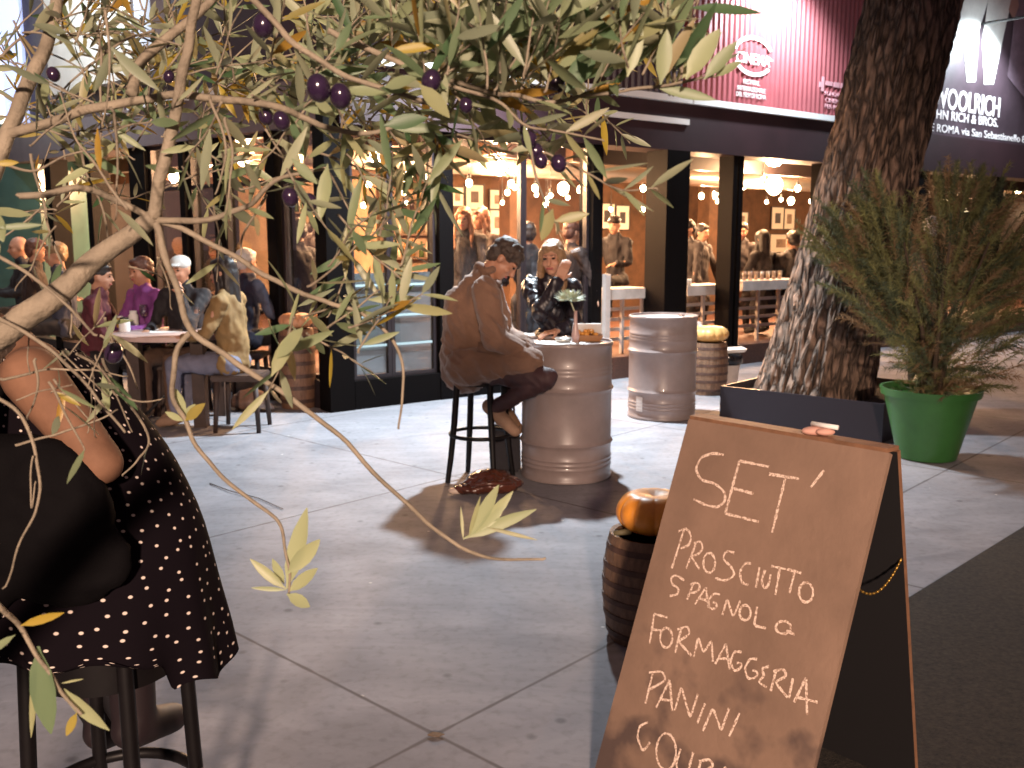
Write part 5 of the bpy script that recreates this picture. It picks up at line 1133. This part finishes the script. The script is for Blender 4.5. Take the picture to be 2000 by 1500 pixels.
# black shawl bag on her lap side
M_blk = mat('black_fabric', (.0028, .0022, .0028), .85, bump=.4, bscale=22, spec=.10)
t = thing('shoulder_bag', D(100, 1180, FY - .2), 'large soft black bag hanging at the side of the polka dot dress', 'bag')
M = MB(); M.ell(D(70, 1010, FY - .20), (.15, .06, .155), Euler((0, .3, 0)).to_matrix()); M.ell(D(120, 1090, FY - .19), (.135, .05, .10)); M.ell(D(10, 935, FY - .19), (.12, .06, .085)); M.ell(D(-60, 1060, FY - .19), (.12, .06, .16)); solid('bag_body', M, M_blk, t, .01, 4, .010, (14, 14, 14))
M = MB(); M.tube([D(-40, 930, FY - .22), D(-20, 800, FY - .17), D(20, 712, FY - .09), D(40, 700, FY)], .012, 8); obj('strap', M, M_blk, t, True)

# ------------------------------------------------------------------ olive tree in the foreground
rg = random.Random(11)
ol = thing('olive_tree', V((-.95, .55, 0)), 'olive tree with grey green leaves and black olives reaching across the view', 'tree')
M_ob = mat('olive_bark', (0.20, 0.165, 0.12), .8, var=.35, scale=25, bump=.4, bscale=120)
def leaf_mat():
    m = bpy.data.materials.new('olive_leaf'); m.use_nodes = True; N, L = nodes(m); b = N['Principled BSDF']; b.inputs['Roughness'].default_value = .45
    at = N.new('ShaderNodeAttribute'); at.attribute_name = 'tone'; r = N.new('ShaderNodeValToRGB'); e = r.color_ramp.elements
    e[0].position = 0; e[0].color = (.05, .11, .045, 1); e[1].position = 1; e[1].color = (.34, .20, .035, 1)
    for p_, c_ in ((.25, (.12, .19, .10)), (.5, (.22, .27, .15)), (.75, (.35, .39, .22)), (.9, (.22, .20, .08)), (.945, (.36, .28, .04))):
        q = e.new(p_); q.color = (*c_, 1)
    L.new(at.outputs['Fac'], r.inputs[0])
    g = N.new('ShaderNodeNewGeometry'); mx = N.new('ShaderNodeMix'); mx.data_type = 'RGBA'; L.new(g.outputs['Backfacing'], mx.inputs[0]); L.new(r.outputs[0], mx.inputs[6])
    sv = N.new('ShaderNodeMix'); sv.data_type = 'RGBA'; sv.inputs[0].default_value = .55; L.new(r.outputs[0], sv.inputs[6]); sv.inputs[7].default_value = (.33, .34, .25, 1); L.new(sv.outputs[2], mx.inputs[7])
    L.new(mx.outputs[2], b.inputs['Base Color'])
    tr = N.new('ShaderNodeBsdfTranslucent'); L.new(mx.outputs[2], tr.inputs[0]); ms = N.new('ShaderNodeMixShader'); ms.inputs[0].default_value = .42
    L.new(b.outputs[0], ms.inputs[1]); L.new(tr.outputs[0], ms.inputs[2]); L.new(ms.outputs[0], N['Material Output'].inputs[0]); return m
LB = MB(); tone = LB.bm.faces.layers.float.new('tone')
def leaf(p, d, nrm, L, w, tn):
    d = d.normalized(); s = d.cross(nrm).normalized(); nrm = s.cross(d).normalized(); bend = rg.uniform(-.10, .16); tw = rg.uniform(-.2, .2)
    prof = ((0, .05), (.08, .12), (.25, .40), (.48, .5), (.70, .42), (.88, .22), (1, .03)); rows = []
    for f, wd in prof:
        c = p + d * (L * f) + nrm * (bend * L * f * f) ; ss = (s + nrm * tw * f).normalized() * (w * wd); up_ = nrm * (w * wd * .28)
        rows.append((LB.bm.verts.new(c - ss + up_), LB.bm.verts.new(c), LB.bm.verts.new(c + ss + up_)))
    for A, B in zip(rows, rows[1:]):
        for k in (0, 1): f_ = LB.bm.faces.new((A[k], A[k + 1], B[k + 1], B[k])); f_[tone] = tn; f_.smooth = True
def spline(pts, n=8):
    out = []
    for i in range(len(pts) - 1):
        p0, p1, p2, p3 = pts[max(i - 1, 0)], pts[i], pts[i + 1], pts[min(i + 2, len(pts) - 1)]
        for k in range(n):
            t_ = k / n; out.append(.5 * ((2 * p1) + (p2 - p0) * t_ + (2 * p0 - 5 * p1 + 4 * p2 - p3) * t_ ** 2 + (3 * p1 - p0 - 3 * p2 + p3) * t_ ** 3))
    out.append(pts[-1]); return out
BR = MB(); BROWN = 0
def leaves_along(sp, f0, step, L, spread=.75, lean=None, prob=1.0, tmax=1.0):
    acc = 0; tot = sum((b - a).length for a, b in zip(sp, sp[1:])); run = 0; nx = tot * f0; ph_ = rg.uniform(0, 3.14)
    for a, b in zip(sp, sp[1:]):
        sl = (b - a).length
        while run + sl >= nx and sl > 0:
            q = a.lerp(b, (nx - run) / sl); d = (b - a).normalized(); ph_ += 1.57 + rg.uniform(-.5, .5)
            s = d.cross(V((.2, .3, 1))).normalized(); o_ = d.cross(s)
            for sg in (0, math.pi):
                if rg.random() > prob: continue
                rad = s * math.cos(ph_ + sg) + o_ * math.sin(ph_ + sg); dd = d * rg.uniform(.6, 1.1) + rad * spread
                if lean is not None: dd += lean
                l = L * rg.uniform(.65, 1.2); tn = min(tmax, max(0, rg.gauss(.52, .24)))
                if rg.random() < (.30 if BROWN else .035): tn = rg.uniform(.9, 1)
                leaf(q, dd, (rad.cross(d) + V((rg.gauss(0, .5), rg.gauss(0, .5) - .2, rg.gauss(0, .5) + .35))), l, l * rg.uniform(.15, .21), min(tn, tmax) if rg.random() < .9 else tn)
            nx += step * rg.uniform(.75, 1.3)
        run += sl
def branch(px, r0, r1, Y0, Y1=None, leaves=None, L=.05, step=.018, spread=.75, lean=None, prob=1.0, wig=.003):
    """px: list of photo pixels, Y0->Y1 distance; r in metres"""
    Y1 = Y0 if Y1 is None else Y1; n = len(px); P = [D(x, y, Y0 + (Y1 - Y0) * i / max(1, n - 1) + (rg.uniform(-.012, .012) if 0 < i < n - 1 else 0)) for i, (x, y) in enumerate(px)]
    sp = spline(P); m = len(sp); sp = [q + V((noise.noise(q * 30), noise.noise(q * 30 + V((9, 0, 0))), noise.noise(q * 30 + V((0, 9, 0))))) * wig if 0 < i < m - 1 else q for i, q in enumerate(sp)]
    BR.tube(sp, [r0 + (r1 - r0) * i / (m - 1) for i in range(m)], 8)
    if leaves is not None: leaves_along(sp, leaves, step, L, spread, lean, prob)
    return sp
def px_m(w_px, Y): return w_px / 2 / F_PX * Y
# trunk out of the frame, main limbs
base_t = [V((-.95, .55, 0)), V((-.93, .57, .5)), V((-.88, .62, .95)), D(-160, 760, .82)]
BR.tube(spline(base_t), [.05 - .02 * i / 24 for i in range(25)], 12)
b1 = branch([(-160, 760), (-60, 690), (100, 585), (200, 500), (300, 425)], px_m(66, .85), px_m(34, .86), .82, .86)
branch([(300, 425), (325, 300), (352, 180), (370, 70), (388, -20)], px_m(26, .86), px_m(17, .84), .86, .84)
branch([(-160, 760), (-60, 480), (25, 240), (62, 150), (98, 60), (118, -20)], px_m(34, .82), px_m(24, .9), .82, .95)
branch([(-30, 275), (40, 258), (120, 228), (210, 207), (300, 189), (400, 190), (530, 204), (590, 232), (640, 252), (700, 258), (765, 246), (810, 226)], px_m(22, .85), px_m(7, .8), .88, .8, .6, .042, .05, prob=.5)
branch([(255, 185), (272, 130), (310, 88), (350, 58), (425, -10)], px_m(22, .92), px_m(16, .92), .9, .95)
branch([(35, 385), (90, 378), (150, 368), (220, 388), (300, 428)], px_m(12, .86), px_m(13, .86), .8, .86)
branch([(300, 428), (400, 432), (475, 405), (520, 370), (565, 343), (640, 330)], px_m(13, .86), px_m(6, .8), .86, .8, .5, .045, .03)
branch([(300, 425), (420, 477), (542, 550), (640, 590), (697, 604), (750, 640), (783, 700), (789, 760), (778, 838)], px_m(12, .86), px_m(4, .8), .86, .78)
branch([(300, 425), (322, 500), (346, 572), (372, 645), (450, 700), (560, 770), (650, 842), (760, 950), (860, 1040), (940, 1083), (1000, 1094), (1066, 1090)], px_m(15, .86), px_m(5, .78), .86, .76)
branch([(372, 645), (345, 700), (337, 770), (362, 825), (420, 920), (500, 985), (548, 1028), (560, 1090), (564, 1160)], px_m(12, .84), px_m(5, .8), .84, .8)
up0 = branch([(480, -20), (567, 73), (650, 137), (720, 165), (800, 186), (870, 215)], px_m(13, .8), px_m(8, .78), .8, .78, .3, .05, .04, prob=.6)
b11 = branch([(640, 60), (740, 105), (840, 142), (945, 176), (1022, 190), (1092, 196), (1175, 183), (1340, 158), (1396, 150)], px_m(12, .82), px_m(5, .74), .82, .74, .2, .052, .03, .8, V((.1, 0, .5)), .7)
branch([(870, 165), (940, 185), (980, 206), (1030, 243), (1100, 264), (1180, 276)], px_m(8, .79), px_m(3, .75), .79, .74, .4, .042, .017, .8)
branch([(1030, 270), (1047, 340), (1065, 390), (1085, 430), (1100, 455)], px_m(6, .77), px_m(3, .76), .77, .75, .55, .036, .024, .8)
branch([(1060, 300), (1130, 330), (1195, 362), (1235, 372), (1285, 372)], px_m(5, .77), px_m(3, .74), .77, .74, .15, .042, .020, .8, V((.05, 0, .15)))
branch([(-20, 490), (60, 540), (125, 595), (190, 655)], px_m(8, .8), px_m(5, .8), .8)
branch([(-20, 610), (60, 655), (120, 705), (180, 765), (245, 845)], px_m(9, .8), px_m(5, .82), .8)
branch([(-10, 780), (45, 818), (78, 920), (70, 990), (40, 1060), (5, 1150)], px_m(8, .78), px_m(4, .76), .78)
branch([(65, 890), (60, 990), (70, 940)], px_m(4, .78), px_m(3, .78), .78)
branch([(-30, 1140), (0, 1185), (40, 1232), (72, 1285), (120, 1348), (160, 1396)], px_m(12, .68), px_m(7, .7), .66, .70)
for pts in ([(200, 700), (285, 850), (270, 900), (240, 930)], [(70, 700), (75, 760), (55, 820)], [(95, 745), (140, 830), (165, 880)], [(105, 740), (175, 820)], [(0, 740), (80, 725), (170, 722), (250, 735)], [(30, 870), (100, 850), (170, 830), (230, 800)], [(150, 690), (190, 720), (250, 780), (318, 778)], [(195, 655), (240, 690), (270, 760)], [(205, 620), (230, 680), (262, 672)], [(520, 380), (480, 450), (470, 500)], [(250, 410), (200, 340), (150, 270), (115, 180)], [(60, 300), (90, 420), (130, 560), (140, 660)], [(150, 240), (165, 330), (205, 420), (215, 520)], [(215, 210), (230, 330), (225, 430)], [(190, 60), (200, 190), (190, 330)], [(205, 20), (215, 120), (200, 250)], [(410, 190), (440, 290), (420, 380)], [(440, 230), (455, 310), (440, 420)], [(300, 60), (220, 90), (150, 150), (90, 230)], [(0, 110), (50, 70), (120, 40), (170, -10)], [(0, 320), (70, 330), (130, 300), (200, 290)]):
    Y = rg.uniform(.76, .98); branch(pts, px_m(6, Y), px_m(3, Y), Y, Y + rg.uniform(-.05, .05), .3, .042, .05, .8, None, .35)
# leafy side shoots, drawn from the denser places of the crown
def shoot(x, y, ang, ln, Y, L=.05, step=.018, prob=.95, r=5, brown=0):
    global BROWN; BROWN = brown
    a = math.radians(ang); c_ = rg.uniform(-.35, .35); pts = [(x, y)]
    for k in range(1, 4): f = k / 3; aa = a + c_ * f; pts.append((pts[-1][0] + ln / 3 * math.cos(aa), pts[-1][1] - ln / 3 * math.sin(aa)))
    branch(pts, px_m(r, Y), px_m(2.5, Y), Y, Y + rg.uniform(-.06, .06), .12, L, step, .75, None, prob); BROWN = 0
for k in range(30): x = rg.uniform(820, 1390); shoot(x, 185 + rg.uniform(-60, 5), rg.gauss(78, 22), rg.uniform(110, 210), rg.uniform(.72, .84), .056, .020)
for k in range(44): shoot(rg.uniform(420, 1180), rg.uniform(20, 200), rg.gauss(70, 55), rg.uniform(110, 220), rg.uniform(.78, 1.05), .052, .019)
for k in range(40): shoot(rg.uniform(-20, 430), rg.uniform(0, 330), rg.gauss(80, 60), rg.uniform(100, 220), rg.uniform(.85, 1.15), .040, .028, .6, 4)
for k in range(22): shoot(rg.uniform(420, 900), rg.uniform(150, 300), rg.gauss(-40, 50), rg.uniform(90, 190), rg.uniform(.8, .98), .046, .020)
for k in range(95): shoot(rg.uniform(150, 1180), rg.uniform(20, 270), rg.gauss(60, 70), rg.uniform(70, 140), rg.uniform(1.15, 1.4), .046, .017, .9, 4, 1)
for k in range(16): shoot(rg.uniform(-20, 400), rg.uniform(80, 420), rg.gauss(60, 70), rg.uniform(60, 120), rg.uniform(1.15, 1.4), .040, .022, .7, 4, 1)
for k in range(12): shoot(rg.uniform(30, 520), rg.uniform(250, 520), rg.gauss(-60, 60), rg.uniform(90, 170), rg.uniform(.82, 1.0), .038, .034, .5, 4)
for x, y, a, l in ((560, 330, -55, 190), (640, 330, -70, 160), (660, 420, -50, 180), (700, 330, -62, 190), (740, 460, 70, 170), (780, 520, 75, 180), (690, 480, -100, 150), (620, 300, -20, 170), (720, 470, 50, 150), (575, 620, -100, 170), (600, 650, -30, 150), (640, 640, 35, 190), (680, 640, 20, 160), (700, 690, 60, 130), (590, 620, 20, 120), (545, 700, 60, 110), (600, 560, 30, 160), (640, 520, 60, 150)):
    shoot(x, y, a, l, rg.uniform(.76, .9), .042, .022)
for k in range(10): shoot(rg.uniform(20, 260), rg.uniform(620, 800), rg.gauss(-50, 60), rg.uniform(70, 140), rg.uniform(.78, .9), .036, .04, .4, 3)
# single visible leaves: (x, y base, x, y tip, width factor, tone, distance)
for x0, y0, x1, y1, wf, tn, Y in ((75, 1262, 95, 1440, .26, .3, .69), (72, 1290, 62, 1440, .10, .8, .69), (40, 1222, 128, 1195, .20, .96, .67), (30, 1240, -30, 1280, .2, .5, .67), (125, 1345, 212, 1430, .30, .75, .70), (150, 1392, 132, 1435, .34, .93, .70), (118, 1335, 165, 1325, .1, .8, .7),
        (558, 1150, 487, 1093, .22, .78, .8), (560, 1150, 605, 990, .22, .72, .8), (562, 1120, 625, 1050, .36, .76, .79), (564, 1155, 625, 1108, .30, .76, .8), (555, 1140, 532, 1092, .3, .7, .81), (560, 1160, 607, 1186, .42, .75, .79), (560, 1152, 490, 1148, .14, .6, .82),
        (360, 820, 345, 758, .34, .7, .84), (362, 820, 378, 790, .4, .72, .84), (362, 822, 400, 788, .38, .92, .83), (358, 822, 325, 805, .3, .74, .84),
        (1080, 408, 1058, 470, .40, .85, .76), (1083, 432, 1150, 418, .30, .85, .76), (905, 1052, 1046, 992, .16, .6, .77), (920, 1045, 975, 945, .22, .65, .77), (930, 1040, 1002, 960, .22, .74, .77), (915, 1050, 940, 965, .10, .8, .77), (940, 1035, 985, 985, .3, .74, .77), (905, 1055, 900, 990, .1, .8, .77), (950, 1030, 1050, 1055, .08, .85, .76),
        (1105, 180, 1165, 92, .40, .1, .72), (1090, 130, 1130, 110, .4, .6, .74), (750, 245, 835, 232, .36, .12, .76), (820, 165, 878, 232, .34, .82, .75), (750, 170, 818, 158, .42, .55, .75), (655, 100, 690, 45, .3, .3, .76), (-10, 320, 38, 318, .3, .95, .72), (-10, 445, 85, 440, .16, .4, .72), (-20, 400, 12, 470, .5, .55, .72), (760, 100, 858, 88, .2, .95, .76), (1225, 150, 1250, 45, .3, .7, .74), (1340, 155, 1405, 55, .35, .72, .74), (1375, 155, 1440, 80, .3, .5, .74), (1395, 150, 1450, 120, .3, .55, .75), (1290, 165, 1300, 60, .3, .6, .74), (540, 700, 600, 640, .3, .72, .77), (530, 735, 575, 645, .28, .8, .77), (570, 310, 620, 360, .3, .5, .78), (640, 320, 630, 430, .26, .65, .78)):
    a, b = D(x0, y0, Y), D(x1, y1, Y + rg.uniform(-.01, .01)); l = (b - a).length; leaf(a, b - a, V((rg.uniform(-.3, .3), -1, rg.uniform(0, .5))), l, l * wf * 1.0, tn)
obj('branches', BR, M_ob, ol, True)
LB.bm.faces.ensure_lookup_table()
me = bpy.data.meshes.new('leaves'); bmesh.ops.translate(LB.bm, verts=LB.bm.verts, vec=-ORG[ol]); LB.bm.to_mesh(me); LB.bm.free(); me.materials.append(leaf_mat())
lo = bpy.data.objects.new('leaves', me); COL.objects.link(lo); lo.parent = ol
M_fruit = mat('black_olive_skin', (0.020, 0.010, 0.028), .18, var=.4, scale=60, coat=.3)
proto = None
for x, y, r, Y in ((515, 50, 21, .8), (622, 172, 24, .74), (665, 188, 22, .75), (842, 158, 20, .76), (1085, 160, 20, .8), (550, 236, 17, .8), (520, 228, 15, .84), (567, 385, 17, .8), (605, 395, 16, .8), (1033, 272, 16, .77), (1046, 296, 15, .78), (1056, 314, 14, .77), (1091, 319, 16, .76), (1028, 255, 14, .79), (104, 145, 13, .9), (330, 150, 11, .95), (222, 690, 19, .82), (910, 205, 14, .8)):
    q = D(x, y, Y); R = px_m(2 * r, Y)
    if proto is None:
        M = MB(); M.ell((0, 0, 0), (.0088, .0088, .0106), sub=3); me = bpy.data.meshes.new('olive_fruit'); M.bm.to_mesh(me); M.bm.free(); me.polygons.foreach_set('use_smooth', [True] * len(me.polygons)); me.materials.append(M_fruit); proto = me
    o = bpy.data.objects.new('olive_fruit', proto); COL.objects.link(o); o.parent = ol; o.location = q - ORG[ol]; o.scale = (R / .0094,) * 3; o.rotation_euler = (rg.uniform(-.4, .4), rg.uniform(-.4, .4), 0)
